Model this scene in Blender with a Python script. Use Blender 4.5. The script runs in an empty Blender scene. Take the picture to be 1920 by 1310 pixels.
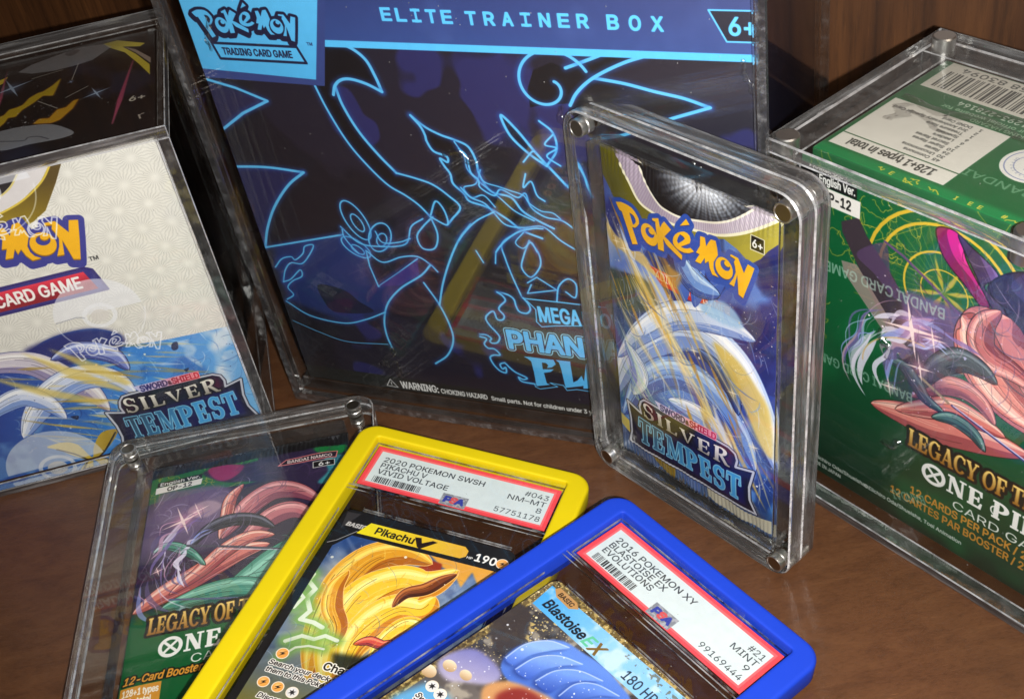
import bpy, bmesh, math, os, random
import numpy as np
from mathutils import Vector, Matrix

# ------------------------------------------------------------------ camera, light, exposure
scene = bpy.context.scene
COL = scene.collection
CM = 0.01                                   # everything below is measured in centimetres

cam_d = bpy.data.cameras.new('camera')
cam = bpy.data.objects.new('camera', cam_d)
COL.objects.link(cam)
cam_d.sensor_fit = 'HORIZONTAL'
cam_d.sensor_width = 36.0
cam_d.lens = 2280.93 / 1920.0 * 36.0
cam_d.clip_start = 0.01
cam_d.clip_end = 50.0
CX = Vector((0.98255319, -0.11755891, -0.14411501))
CY = Vector((0.18598181, 0.62107086, 0.76136834))
CF = Vector((0.0, 0.77488766, -0.63209898))
CO = Vector((0.0, 0.0, 31.9286))
m = Matrix.Identity(4)
for i in range(3):
    m[i][0], m[i][1], m[i][2], m[i][3] = CX[i], CY[i], -CF[i], CO[i] * CM
cam.matrix_world = m
scene.camera = cam

world = bpy.data.worlds.new('World')
scene.world = world
world.use_nodes = True
wb = world.node_tree.nodes['Background']
wb.inputs['Color'].default_value = (1.0, 0.93, 0.86, 1)
wb.inputs['Strength'].default_value = 0.032

def area_lamp(name, loc, target, size, power, color):
    ld = bpy.data.lights.new(name, 'AREA')
    ld.shape = 'DISK'
    ld.size = size * CM
    ld.energy = power
    ld.color = color
    o = bpy.data.objects.new(name, ld)
    COL.objects.link(o)
    o.location = Vector(loc) * CM
    d = (Vector(target) - Vector(loc)).normalized()
    o.rotation_euler = d.to_track_quat('-Z', 'Y').to_euler()
    return o

# the phone's flash, just beside the lens (its thin shadows hug the right-hand objects' left edges)
area_lamp('flash_lamp', CO + CX * 2.0 - CY * 1.2 - CF * 1.0, (5, 33, 5), 0.7, 3.35, (1.0, 0.975, 0.945))
# dim overhead fill, added to put reflection streaks on the acrylic edges
area_lamp('overhead_fill_lamp', (70, -30, 180), (0, 30, 0), 60, 8.0, (1.0, 0.86, 0.7))

vs = scene.view_settings
vs.view_transform = 'Standard'
vs.look = 'None'
vs.exposure = 0.0
vs.gamma = 1.0
cy = scene.cycles
cy.max_bounces = 24
cy.transparent_max_bounces = 64
cy.transmission_bounces = 16
cy.glossy_bounces = 8
cy.caustics_reflective = False
cy.caustics_refractive = False
cy.sample_clamp_indirect = 4.0
cy.use_denoising = True

random.seed(7)
rng = np.random.default_rng(11)

# ------------------------------------------------------------------ node materials
def srgb(c):
    c = np.asarray(c, float) / 255.0
    return np.where(c <= 0.04045, c / 12.92, ((c + 0.055) / 1.055) ** 2.4)

def lin(c):
    return tuple(float(v) for v in srgb(c)) + (1.0,)

def new_mat(name):
    mt = bpy.data.materials.new(name)
    mt.use_nodes = True
    nt = mt.node_tree
    nt.nodes.clear()
    out = nt.nodes.new('ShaderNodeOutputMaterial')
    return mt, nt, out

def N(nt, kind, **kw):
    n = nt.nodes.new(kind)
    for k, v in kw.items():
        if k.startswith('_'):
            setattr(n, k[1:], v)
        else:
            n.inputs[k.replace('__', ' ')].default_value = v
    return n

def principled(nt, out, color, rough, **kw):
    b = N(nt, 'ShaderNodeBsdfPrincipled')
    if color is not None:
        b.inputs['Base Color'].default_value = color
    b.inputs['Roughness'].default_value = rough
    for k, v in kw.items():
        b.inputs[k.replace('__', ' ')].default_value = v
    nt.links.new(b.outputs[0], out.inputs[0])
    return b

def noise(nt, scale, detail=4, rough=0.55, stretch=(1, 1, 1), rot=(0, 0, 0), distortion=0.0, coords='Object'):
    tc = N(nt, 'ShaderNodeTexCoord')
    mp = N(nt, 'ShaderNodeMapping')
    mp.inputs['Scale'].default_value = stretch
    mp.inputs['Rotation'].default_value = rot
    nt.links.new(tc.outputs[coords], mp.inputs[0])
    n = N(nt, 'ShaderNodeTexNoise')
    n.inputs['Scale'].default_value = scale
    n.inputs['Detail'].default_value = detail
    n.inputs['Roughness'].default_value = rough
    n.inputs['Distortion'].default_value = distortion
    nt.links.new(mp.outputs[0], n.inputs[0])
    return n

def ramp(nt, src, stops):
    r = N(nt, 'ShaderNodeValToRGB')
    cr = r.color_ramp
    while len(cr.elements) < len(stops):
        cr.elements.new(0.5)
    for e, (p, c) in zip(cr.elements, stops):
        e.position = p
        e.color = c
    nt.links.new(src, r.inputs[0])
    return r

def bump(nt, src, strength, dist):
    b = N(nt, 'ShaderNodeBump')
    b.inputs['Strength'].default_value = strength
    b.inputs['Distance'].default_value = dist
    nt.links.new(src, b.inputs['Height'])
    return b

def mat_plain(name, c, rough, bump_scale=None, bump_strength=0.1, mottled=0.0, **kw):
    mt, nt, out = new_mat(name)
    b = principled(nt, out, lin(c), rough, **kw)
    if mottled:
        n = noise(nt, 90, 5)
        c2 = tuple(max(0, v * (1 - mottled)) for v in lin(c)[:3]) + (1,)
        r = ramp(nt, n.outputs[0], [(0.3, c2), (0.7, lin(c))])
        nt.links.new(r.outputs[0], b.inputs['Base Color'])
    if bump_scale:
        n = noise(nt, bump_scale, 3)
        bp = bump(nt, n.outputs[0], bump_strength, 0.0005)
        nt.links.new(bp.outputs[0], b.inputs['Normal'])
    return mt

def mat_wood(name, dark, mid, light, stretch, scale, rough, pore):
    mt, nt, out = new_mat(name)
    b = principled(nt, out, None, rough)
    n1 = noise(nt, scale, 8, 0.62, stretch, distortion=0.6)
    n2 = noise(nt, scale * 6, 6, 0.7, stretch)
    n3 = noise(nt, 5, 3, 0.5)
    r1 = ramp(nt, n1.outputs[0], [(0.25, lin(dark)), (0.5, lin(mid)), (0.78, lin(light))])
    r2 = ramp(nt, n2.outputs[0], [(0.34, (pore, pore, pore, 1)), (0.52, (1, 1, 1, 1))])
    r3 = ramp(nt, n3.outputs[0], [(0.3, (0.78, 0.78, 0.78, 1)), (0.7, (1.12, 1.1, 1.08, 1))])
    mx = N(nt, 'ShaderNodeMix', _data_type='RGBA', _blend_type='MULTIPLY')
    mx.inputs[0].default_value = 1.0
    nt.links.new(r1.outputs[0], mx.inputs[6])
    nt.links.new(r2.outputs[0], mx.inputs[7])
    mx2 = N(nt, 'ShaderNodeMix', _data_type='RGBA', _blend_type='MULTIPLY')
    mx2.inputs[0].default_value = 1.0
    nt.links.new(mx.outputs[2], mx2.inputs[6])
    nt.links.new(r3.outputs[0], mx2.inputs[7])
    nt.links.new(mx2.outputs[2], b.inputs['Base Color'])
    # short pale scratches along the grain
    n4 = noise(nt, 95, 2, 0.5, (stretch[0], stretch[1] * 7, stretch[2]))
    r4 = ramp(nt, n4.outputs[0], [(0.70, (0, 0, 0, 1)), (0.78, (0.5, 0.5, 0.5, 1))])
    mx3 = N(nt, 'ShaderNodeMix', _data_type='RGBA')
    nt.links.new(r4.outputs[0], mx3.inputs[0])
    nt.links.new(mx2.outputs[2], mx3.inputs[6])
    mx3.inputs[7].default_value = tuple(min(1, v * 2.2) for v in lin(light)[:3]) + (1,)
    nt.links.new(mx3.outputs[2], b.inputs['Base Color'])
    bp = bump(nt, n2.outputs[0], 0.25, 0.0004)
    nt.links.new(bp.outputs[0], b.inputs['Normal'])
    return mt

def fresnel_mix(nt, base, power):
    lw = N(nt, 'ShaderNodeLayerWeight')
    lw.inputs['Blend'].default_value = 0.5
    pw = N(nt, 'ShaderNodeMath', _operation='POWER')
    nt.links.new(lw.outputs['Facing'], pw.inputs[0])
    pw.inputs[1].default_value = power
    ml = N(nt, 'ShaderNodeMath', _operation='MULTIPLY_ADD')
    nt.links.new(pw.outputs[0], ml.inputs[0])
    ml.inputs[1].default_value = 1.0 - base
    ml.inputs[2].default_value = base
    return ml

def mat_clear(name, base=0.045, tint=(0.985, 0.99, 0.985), rough=0.0, scratch=True, haze=0.0):
    """large polished faces of clear plastic: see-through with a Fresnel reflection"""
    mt, nt, out = new_mat(name)
    tr = N(nt, 'ShaderNodeBsdfTransparent')
    tr.inputs[0].default_value = tint + (1,)
    gl = N(nt, 'ShaderNodeBsdfGlossy')
    gl.inputs['Roughness'].default_value = rough
    mx = N(nt, 'ShaderNodeMixShader')
    f = fresnel_mix(nt, base, 5.0)
    nt.links.new(f.outputs[0], mx.inputs[0])
    nt.links.new(tr.outputs[0], mx.inputs[1])
    nt.links.new(gl.outputs[0], mx.inputs[2])
    last = mx
    # sparse dust and pin-prick scratches
    tcd = N(nt, 'ShaderNodeTexCoord')
    vo = N(nt, 'ShaderNodeTexVoronoi')
    vo.inputs['Scale'].default_value = 420
    nt.links.new(tcd.outputs['Object'], vo.inputs['Vector'])
    near = N(nt, 'ShaderNodeMath', _operation='LESS_THAN')
    nt.links.new(vo.outputs['Distance'], near.inputs[0])
    near.inputs[1].default_value = 0.075
    sep = N(nt, 'ShaderNodeSeparateColor')
    nt.links.new(vo.outputs['Color'], sep.inputs[0])
    some = N(nt, 'ShaderNodeMath', _operation='GREATER_THAN')
    nt.links.new(sep.outputs[0], some.inputs[0])
    some.inputs[1].default_value = 0.9
    both = N(nt, 'ShaderNodeMath', _operation='MULTIPLY')
    nt.links.new(near.outputs[0], both.inputs[0])
    nt.links.new(some.outputs[0], both.inputs[1])
    amt = N(nt, 'ShaderNodeMath', _operation='MULTIPLY')
    nt.links.new(both.outputs[0], amt.inputs[0])
    amt.inputs[1].default_value = 0.3
    dd = N(nt, 'ShaderNodeBsdfDiffuse')
    dd.inputs[0].default_value = (0.75, 0.73, 0.7, 1)
    mdust = N(nt, 'ShaderNodeMixShader')
    nt.links.new(amt.outputs[0], mdust.inputs[0])
    nt.links.new(mx.outputs[0], mdust.inputs[1])
    nt.links.new(dd.outputs[0], mdust.inputs[2])
    mx = last = mdust
    if haze:
        df = N(nt, 'ShaderNodeBsdfDiffuse')
        df.inputs[0].default_value = (0.8, 0.8, 0.8, 1)
        m2 = N(nt, 'ShaderNodeMixShader')
        n = noise(nt, 60, 6, 0.7, (1, 1, 1))
        r = ramp(nt, n.outputs[0], [(0.45, (0, 0, 0, 1)), (0.8, (haze, haze, haze, 1))])
        nt.links.new(r.outputs[0], m2.inputs[0])
        nt.links.new(mx.outputs[0], m2.inputs[1])
        nt.links.new(df.outputs[0], m2.inputs[2])
        last = m2
    nt.links.new(last.outputs[0], out.inputs[0])
    return mt

def mat_edge(name, scale=120, strength=0.5, rough=0.02, frost_gleam=0.2, stretch=(1, 1, 1), see=0.25, patch=75, glint=1.5):
    """sawn and flame-polished edges: refracting, wavy, a little frosted, pale streaks painted in as refracted gleams"""
    mt, nt, out = new_mat(name)
    g = N(nt, 'ShaderNodeBsdfGlass')
    g.inputs['IOR'].default_value = 1.49
    g.inputs['Roughness'].default_value = rough
    n = noise(nt, scale, 2, 0.5, stretch)
    bp = bump(nt, n.outputs[0], strength, 0.0015)
    nt.links.new(bp.outputs[0], g.inputs['Normal'])
    gl = N(nt, 'ShaderNodeBsdfGlossy')
    gl.inputs['Roughness'].default_value = 0.16
    nt.links.new(bp.outputs[0], gl.inputs['Normal'])
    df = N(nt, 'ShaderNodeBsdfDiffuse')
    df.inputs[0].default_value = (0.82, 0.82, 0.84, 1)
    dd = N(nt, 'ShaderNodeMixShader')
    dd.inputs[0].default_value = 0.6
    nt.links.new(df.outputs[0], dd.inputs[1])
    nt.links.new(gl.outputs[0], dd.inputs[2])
    tr = N(nt, 'ShaderNodeBsdfTransparent')
    m0 = N(nt, 'ShaderNodeMixShader')
    m0.inputs[0].default_value = see
    nt.links.new(g.outputs[0], m0.inputs[1])
    nt.links.new(tr.outputs[0], m0.inputs[2])
    mx = N(nt, 'ShaderNodeMixShader')
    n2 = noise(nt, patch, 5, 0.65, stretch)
    r = ramp(nt, n2.outputs[0], [(0.38, (frost_gleam * 0.5,) * 3 + (1,)), (0.52, (frost_gleam,) * 3 + (1,)), (0.68, (min(1, frost_gleam * glint),) * 3 + (1,))])  # pale spots and streaks painted in for flash light gleaming in the edge
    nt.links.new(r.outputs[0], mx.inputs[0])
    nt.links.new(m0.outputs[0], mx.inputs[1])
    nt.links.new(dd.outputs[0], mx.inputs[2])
    nt.links.new(mx.outputs[0], out.inputs[0])
    return mt

M = {}
M['table'] = mat_wood('table_wood', (70, 44, 28), (84, 54, 34), (95, 63, 40), (1, 2.6, 1), 70, 0.3, 0.8)
M['wall'] = mat_wood('wall_wood', (34, 18, 8), (66, 39, 18), (88, 55, 28), (9, 9, 0.6), 9, 0.45, 0.6)
M['clear'] = mat_clear('clear_acrylic')
M['clear_slab'] = mat_clear('clear_slab_plastic', base=0.04, tint=(0.98, 0.98, 0.98), haze=0.004)
M['edge'] = mat_edge('acrylic_edge', scale=60, strength=.3, frost_gleam=.08, see=.15, patch=200, glint=2.2)
M['edge_y'] = mat_edge('plate_edge', scale=50, strength=.35, frost_gleam=.13, see=.12, stretch=(.5, 9, .5), patch=60, glint=3.5)  # lengthwise pale streaks stand in for gleams, as on the lid edge
M['edge_z'] = mat_edge('lid_edge', scale=50, strength=.35, frost_gleam=.12, see=.12, stretch=(.5, .5, 9), patch=60, glint=3.2)
M['chamfer'] = mat_edge('highlight_chamfer', scale=120, strength=.25, frost_gleam=.68, see=.1, patch=160, glint=1.4)  # mostly pale diffuse: paints the bright highlight line along each bevel
M['edge_beaded'] = mat_edge('beaded_acrylic_edge', scale=230, strength=1.0, frost_gleam=0.1, patch=300, glint=3)
M['edge_soft'] = mat_edge('soft_acrylic_edge', scale=60, strength=0.2, frost_gleam=0.05, see=.4)
M['slab_back'] = mat_clear('slab_back_shade_tint', base=0.02, tint=(0.7, 0.69, 0.7))  # dark tint stands in for the shadow beneath the slab
M['ridge'] = mat_clear('moulded_ridge', base=0.25, tint=(0.95, 0.95, 0.95), haze=0.5)
M['film'] = mat_clear('shrink_film', base=0.16, rough=0.2, tint=(0.97, 0.97, 0.97))
M['metal'] = mat_plain('magnet_steel', (215, 213, 208), 0.33, 400, 0.05, Metallic=1.0)
M['metal_cap'] = mat_plain('magnet_cap', (150, 140, 122), 0.3, 300, 0.05, Metallic=1.0)
M['yellow'] = mat_plain('yellow_silicone', (206, 184, 3), 0.6, 900, 0.05, mottled=.05, Specular__IOR__Level=.25)
M['blue'] = mat_plain('blue_silicone', (22, 60, 186), 0.6, 900, 0.05, mottled=.05, Specular__IOR__Level=.25)
M['navy_card'] = mat_plain('navy_carton', (26, 27, 44), 0.4, mottled=0.2)
M['dark_card'] = mat_plain('black_carton', (24, 23, 24), 0.4, mottled=0.2)
M['green_card'] = mat_plain('green_carton', (16, 98, 52), 0.4, mottled=0.15)
M['foil_back'] = mat_plain('silver_foil', (150, 150, 155), 0.3, 200, 0.3, Metallic=0.8)
M['paper'] = mat_plain('card_stock', (225, 222, 214), 0.6)

# ------------------------------------------------------------------ flat print, drawn in code
FONTS = {}
_fdir = os.path.join(bpy.utils.resource_path('LOCAL'), 'datafiles', 'fonts')
def font(key):
    if key not in FONTS:
        f = None
        try:
            f = bpy.data.fonts.load(os.path.join(_fdir, {'sans': 'Inter.woff2', 'mono': 'DejaVuSansMono.woff2'}[key]))
        except Exception:
            f = None
        FONTS[key] = f
    return FONTS[key]

_txt = {}
def text_polys(s, key):
    """outline polygons of a line of type, cap height 1"""
    if (s, key) in _txt:
        return _txt[(s, key)]
    def outline(body):
        c = bpy.data.curves.new('type', 'FONT')
        c.body = body
        if font(key):
            c.font = font(key)
        c.resolution_u = 3
        o = bpy.data.objects.new('type', c)
        COL.objects.link(o)
        dg = bpy.context.evaluated_depsgraph_get()
        cu = o.to_curve(dg)
        res = []
        for sp in cu.splines:
            P = []
            bp = sp.bezier_points
            n = len(bp)
            for i in range(n):
                a, b = bp[i], bp[(i + 1) % n]
                p0, p1, p2, p3 = [np.array(v[:2]) for v in (a.co, a.handle_right, b.handle_left, b.co)]
                straight = abs(np.cross(p1 - p0, p3 - p0)) + abs(np.cross(p2 - p0, p3 - p0)) < 1e-6
                for t in ((0,) if straight else (0, .25, .5, .75)):
                    P.append((1 - t) ** 3 * p0 + 3 * t * (1 - t) ** 2 * p1 + 3 * t * t * (1 - t) * p2 + t ** 3 * p3)
            if len(P) > 2:
                res.append(np.array(P))
        o.to_curve_clear()
        bpy.data.objects.remove(o)
        bpy.data.curves.remove(c)
        return res
    if ('cap', key) not in _txt:
        H = outline('H')
        _txt[('cap', key)] = max(p[:, 1].max() for p in H)
    cap = _txt[('cap', key)]
    ps = [p / cap for p in outline(s)]
    _txt[(s, key)] = ps
    return ps

def sm(pts, closed=False, n=8):
    """smooth curve through points"""
    P = np.array(pts, float)
    k = len(P)
    out = []
    for i in range(k if closed else k - 1):
        p0 = P[(i - 1) % k] if closed or i > 0 else 2 * P[0] - P[1]
        p1, p2 = P[i], P[(i + 1) % k]
        p3 = P[(i + 2) % k] if closed or i + 2 < k else 2 * P[-1] - P[-2]
        for t in np.arange(n) / n:
            out.append(.5 * (2 * p1 + (p2 - p0) * t + (2 * p0 - 5 * p1 + 4 * p2 - p3) * t * t + (3 * p1 - p0 - 3 * p2 + p3) * t ** 3))
    if not closed:
        out.append(P[-1])
    return np.array(out)

def ell(cx, cy, rx, ry, rot=0, a0=0, a1=360, n=40):
    t = np.radians(np.linspace(a0, a1, n))
    x, y = rx * np.cos(t), ry * np.sin(t)
    r = math.radians(rot)
    return np.stack([cx + x * math.cos(r) - y * math.sin(r), cy + x * math.sin(r) + y * math.cos(r)], 1)

def vnoise(h, w, cell, seed, octaves=3):
    g = np.random.default_rng(seed)
    out = np.zeros((h, w))
    amp, tot = 1.0, 0.0
    for o in range(octaves):
        c = max(cell / 2 ** o, 1.5)
        gh, gw = int(h / c) + 3, int(w / c) + 3
        r = g.random((gh, gw))
        yy, xx = np.arange(h) / c, np.arange(w) / c
        yi, xi = yy.astype(int), xx.astype(int)
        fy, fx = (yy - yi)[:, None], (xx - xi)[None, :]
        fy, fx = fy * fy * (3 - 2 * fy), fx * fx * (3 - 2 * fx)
        a, b = r[yi][:, xi], r[yi][:, xi + 1]
        c2, d = r[yi + 1][:, xi], r[yi + 1][:, xi + 1]
        out += amp * ((a * (1 - fx) + b * fx) * (1 - fy) + (c2 * (1 - fx) + d * fx) * fy)
        tot += amp
        amp *= .5
    return out / tot

def blur(a, r):
    r = int(round(r))
    if r < 1:
        return a
    for _ in range(2):
        for ax in (0, 1):
            p = np.pad(a, [(r + 1, r) if i == ax else (0, 0) for i in (0, 1)], mode='edge')
            c = np.cumsum(p, axis=ax)
            k = 2 * r + 1
            a = (c[k:] - c[:-k]) / k if ax == 0 else (c[:, k:] - c[:, :-k]) / k
    return a

class Art:
    """a printed sheet x0..x0+w, y0..y0+h in centimetres, y up"""
    def __init__(s, x0, y0, w, h, ppc, col):
        s.x0, s.y0, s.w, s.h, s.k = x0, y0, w, h, ppc
        s.W, s.H = int(w * ppc), int(h * ppc)
        s.c = np.empty((s.H, s.W, 3))
        s.c[:] = np.array(col, float) / 255
        s.clip = None
    def px(s, P):
        P = np.asarray(P, float).reshape(-1, 2)
        return np.stack([(P[:, 0] - s.x0) * s.k, (s.y0 + s.h - P[:, 1]) * s.k], 1)
    def grid(s, bb=None):
        X0, Y0, X1, Y1 = bb or (0, 0, s.W, s.H)
        xs = s.x0 + (np.arange(X0, X1) + .5) / s.k
        ys = s.y0 + s.h - (np.arange(Y0, Y1) + .5) / s.k
        return np.meshgrid(xs, ys)
    def mask(s, polys, soft=0, pad=0):
        ps = [s.px(p) for p in polys]
        A = np.concatenate(ps)
        q = int(soft * s.k * 2.5 + pad) + 2
        X0, Y0 = max(0, int(A[:, 0].min()) - q), max(0, int(A[:, 1].min()) - q)
        X1, Y1 = min(s.W, int(A[:, 0].max()) + q + 1), min(s.H, int(A[:, 1].max()) + q + 1)
        if X1 <= X0 or Y1 <= Y0:
            return None, None
        w, h = X1 - X0, Y1 - Y0
        ss = 3 if w * h < 400000 else 2
        acc = np.zeros((h * ss, w * ss + 1), np.int32)
        for p in ps:
            a = (p - (X0, Y0)) * ss
            b = np.roll(a, -1, 0)
            up = np.where(a[:, 1] < b[:, 1], 1, -1)
            lo, hi = np.minimum(a[:, 1], b[:, 1]), np.maximum(a[:, 1], b[:, 1])
            r0 = np.clip(np.ceil(lo - .5), 0, h * ss).astype(int)
            r1 = np.clip(np.ceil(hi - .5), 0, h * ss).astype(int)
            cnt = np.maximum(r1 - r0, 0)
            if cnt.sum() == 0:
                continue
            idx = np.repeat(np.arange(len(a)), cnt)
            off = np.arange(cnt.sum()) - np.repeat(np.cumsum(cnt) - cnt, cnt)
            row = r0[idx] + off
            t = (row + .5 - a[idx, 1]) / (b[idx, 1] - a[idx, 1])
            x = a[idx, 0] + t * (b[idx, 0] - a[idx, 0])
            xi = np.clip(np.ceil(x - .5), 0, w * ss).astype(int)
            np.add.at(acc, (row, xi), up[idx])
        mk = (np.cumsum(acc, 1)[:, :-1] != 0).astype(float)
        mk = mk.reshape(h, ss, w, ss).mean((1, 3))
        if soft:
            mk = blur(mk, soft * s.k)
        return mk, (X0, Y0, X1, Y1)
    def put(s, mk, bb, col, alpha=1.0):
        if mk is None:
            return
        X0, Y0, X1, Y1 = bb
        a = mk * alpha
        if s.clip is not None:
            a = a * s.clip[Y0:Y1, X0:X1]
        a = a[..., None]
        v = np.asarray(col, float) / 255 if not callable(col) else np.asarray(col(*s.grid(bb)), float) / 255
        s.c[Y0:Y1, X0:X1] = s.c[Y0:Y1, X0:X1] * (1 - a) + v * a
    def poly(s, P, col, alpha=1.0, soft=0, smooth=False):
        polys = P if isinstance(P, list) and len(P) and np.ndim(P[0]) == 2 else [P]
        if smooth:
            polys = [sm(p, True) for p in polys]
        mk, bb = s.mask([np.asarray(p, float) for p in polys], soft)
        s.put(mk, bb, col, alpha)
    def dist(s, lines, reach):
        """distance (cm) to polylines, inside their neighbourhood"""
        L = [s.px(l) for l in lines]
        A = np.concatenate(L)
        q = int(reach * s.k) + 2
        X0, Y0 = max(0, int(A[:, 0].min()) - q), max(0, int(A[:, 1].min()) - q)
        X1, Y1 = min(s.W, int(A[:, 0].max()) + q + 1), min(s.H, int(A[:, 1].max()) + q + 1)
        if X1 <= X0 or Y1 <= Y0:
            return None, None
        D = np.full((Y1 - Y0, X1 - X0), 1e3)
        for l in L:
            for a, b in zip(l[:-1], l[1:]):
                x0, x1 = max(X0, int(min(a[0], b[0])) - q), min(X1, int(max(a[0], b[0])) + q + 1)
                y0, y1 = max(Y0, int(min(a[1], b[1])) - q), min(Y1, int(max(a[1], b[1])) + q + 1)
                if x1 <= x0 or y1 <= y0:
                    continue
                xx = np.arange(x0, x1)[None, :] + .5
                yy = np.arange(y0, y1)[:, None] + .5
                d = b - a
                t = np.clip(((xx - a[0]) * d[0] + (yy - a[1]) * d[1]) / max(d @ d, 1e-9), 0, 1)
                r = np.hypot(xx - a[0] - t * d[0], yy - a[1] - t * d[1]) / s.k
                v = D[y0 - Y0:y1 - Y0, x0 - X0:x1 - X0]
                np.minimum(v, r, out=v)
        return D, (X0, Y0, X1, Y1)
    def line(s, lines, width, col, alpha=1.0, smooth=False, glow=None, soft=0):
        lines = lines if isinstance(lines, list) and len(lines) and np.ndim(lines[0]) == 2 else [lines]
        if smooth:
            lines = [sm(l) for l in lines]
        g = glow[0] if glow else 0
        D, bb = s.dist(lines, width / 2 + g * 2 + soft + 2 / s.k)
        if D is None:
            return
        if glow:
            s.put(np.exp(-(np.maximum(D - width / 2, 0) / g) ** 2), bb, glow[1], glow[2])
        edge = max(soft * s.k, 1.0)
        s.put(np.clip((width / 2 - D) * s.k / edge + .5, 0, 1), bb, col, alpha)
    def streak(s, a, b, width, col, alpha=1.0):
        """a tapered ray"""
        a, b = np.array(a, float), np.array(b, float)
        d = b - a
        nrm = np.array([-d[1], d[0]]) / (np.hypot(*d) + 1e-9) * width / 2
        s.poly(np.array([a, a + d * .35 + nrm, b, a + d * .35 - nrm]), col, alpha, soft=width * .12)
    def text(s, t, x, y, h, col, width=None, key='sans', bold=0.0, rot=0, shear=0, align='l', outline=None, alpha=1.0, sx=1.0, polys=None, warp=None, heavy=0):
        bold = min(bold, .045 * h) if not heavy else heavy
        P = polys or text_polys(t, key)
        if not P:
            return []
        P = [p.copy() for p in P]
        A = np.concatenate(P)
        x0, x1 = A[:, 0].min(), A[:, 0].max()
        kx = (width / (x1 - x0)) if width else h * sx
        out = []
        for p in P:
            q = np.stack([(p[:, 0] - x0) * kx, p[:, 1] * h], 1)
            q[:, 0] += shear * q[:, 1]
            if align == 'r':
                q[:, 0] -= (x1 - x0) * kx
            elif align == 'c':
                q[:, 0] -= (x1 - x0) * kx / 2
            if warp:
                q = warp(q)
            r = math.radians(rot)
            out.append(np.stack([x + q[:, 0] * math.cos(r) - q[:, 1] * math.sin(r), y + q[:, 0] * math.sin(r) + q[:, 1] * math.cos(r)], 1))
        s.glyphs(out, col, bold, outline, alpha)
        return out
    def glyphs(s, out, col, bold=0.0, outline=None, alpha=1.0):
        closed = [np.concatenate([p, p[:1]]) for p in out]
        if outline:
            D, bb = s.dist(closed, outline[1] + 2 / s.k)
            mk, b2 = s.mask(out, pad=int(outline[1] * s.k) + 2)
            if D is not None:
                s.put(np.clip((outline[1] - D) * s.k + .5, 0, 1), bb, outline[0], alpha)
            s.put(mk, b2, outline[0], alpha)
        mk, b2 = s.mask(out)
        s.put(mk, b2, col, alpha)
        if bold:
            D, bb = s.dist(closed, bold + 2 / s.k)
            if D is not None:
                s.put(np.clip((bold - D) * s.k + .5, 0, 1), bb, col, alpha)
    def blotch(s, cell, seed, col, thr=.55, width=.1, alpha=1.0, poly=None, oct=3):
        n = vnoise(s.H, s.W, cell * s.k, seed, oct)
        mk = np.clip((n - thr) / width, 0, 1)
        if poly is not None:
            m2, bb = s.mask([np.asarray(poly, float)])
            if m2 is None:
                return
            X0, Y0, X1, Y1 = bb
            s.put(mk[Y0:Y1, X0:X1] * m2, bb, col, alpha)
        else:
            s.put(mk, (0, 0, s.W, s.H), col, alpha)
    def cel(s, P, base, ink=None, w=.03, light=(1, 1), seed=0, depth=.55, hi=.5):
        """a drawn form: flat colour, one hard shade, one hard light, an ink line"""
        P = sm(np.asarray(P, float), True)
        mk, bb = s.mask([P])
        if mk is None:
            return
        keep = s.clip
        full = np.zeros((s.H, s.W))
        full[bb[1]:bb[3], bb[0]:bb[2]] = mk
        s.put(mk, bb, base)
        s.clip = full if keep is None else full * keep
        c = P.mean(0)
        size = np.ptp(P, axis=0).min()
        lv = np.array(light, float) / np.hypot(*light)
        b = np.array(base(np.array(c[0]), np.array(c[1])) if callable(base) else base, float).reshape(-1)[:3]
        g = np.random.default_rng(seed + int(abs(c[0] * 131 + c[1] * 17) * 10))
        m2 = np.clip(1 - s.full([c + (P - c) * .86 + lv * size * .16]), 0, 1)
        s.put(m2, (0, 0, s.W, s.H), b * depth, .75)
        s.put(s.full([c + (P - c) * .5 + lv * size * .2]), (0, 0, s.W, s.H), np.minimum(b * 1.25 + 26, 255), hi)
        for k in range(7):
            q = P[g.integers(len(P))]
            e = q + (c - q) * g.uniform(.35, .8) + g.normal(0, size * .08, 2)
            m_ = (q + e) / 2 + g.normal(0, size * .07, 2)
            s.line(sm([q, m_, e]), w * .5, b * .42, .8)
        s.clip = keep
        s.line(np.concatenate([P, P[:1]]), w, (b * .22) if ink is None else ink)
    def ribbon(s, P, w, cols, seed=0, tip=.6, ink=None, lines=5, a0=0.0):
        """a drawn, tapering band: shade side, light side, running lines"""
        P = sm(np.asarray(P, float), n=10)
        t = np.linspace(a0, 1, len(P))
        d = np.gradient(P, axis=0)
        nn = np.stack([-d[:, 1], d[:, 0]], 1) / (np.hypot(d[:, 0], d[:, 1])[:, None] + 1e-9)
        prof = (np.sin(np.pi * np.clip(t, 0, 1)) ** tip)[:, None] * w / 2
        g = np.random.default_rng(seed)
        base, shade, light = [np.array(c, float) for c in cols]
        band = lambda f0, f1: np.concatenate([P + nn * prof * f0, (P + nn * prof * f1)[::-1]])
        o = band(-1, 1)
        s.line(np.concatenate([o, o[:1]]), .05, shade * .35 if ink is None else ink)
        s.poly(o, base)
        s.poly(band(-1, -.35 + .1 * np.sin(t * 7 + seed)[:, None]), shade, .85)
        s.poly(band(.3 + .12 * np.sin(t * 9 + seed)[:, None], .82), light, .75)
        s.poly(band(.5, .68), np.minimum(light + 30, 255), .7)
        for k in range(lines):
            f = g.uniform(-.9, .9)
            i0 = g.integers(0, len(P) // 2)
            i1 = i0 + g.integers(len(P) // 4, len(P) // 2)
            q = (P + nn * prof * (f + .1 * np.sin(t * 5 + k)[:, None]))[i0:i1]
            if len(q) > 3:
                s.line(q, .018, shade * .5 if k % 2 else light, .8)
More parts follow.
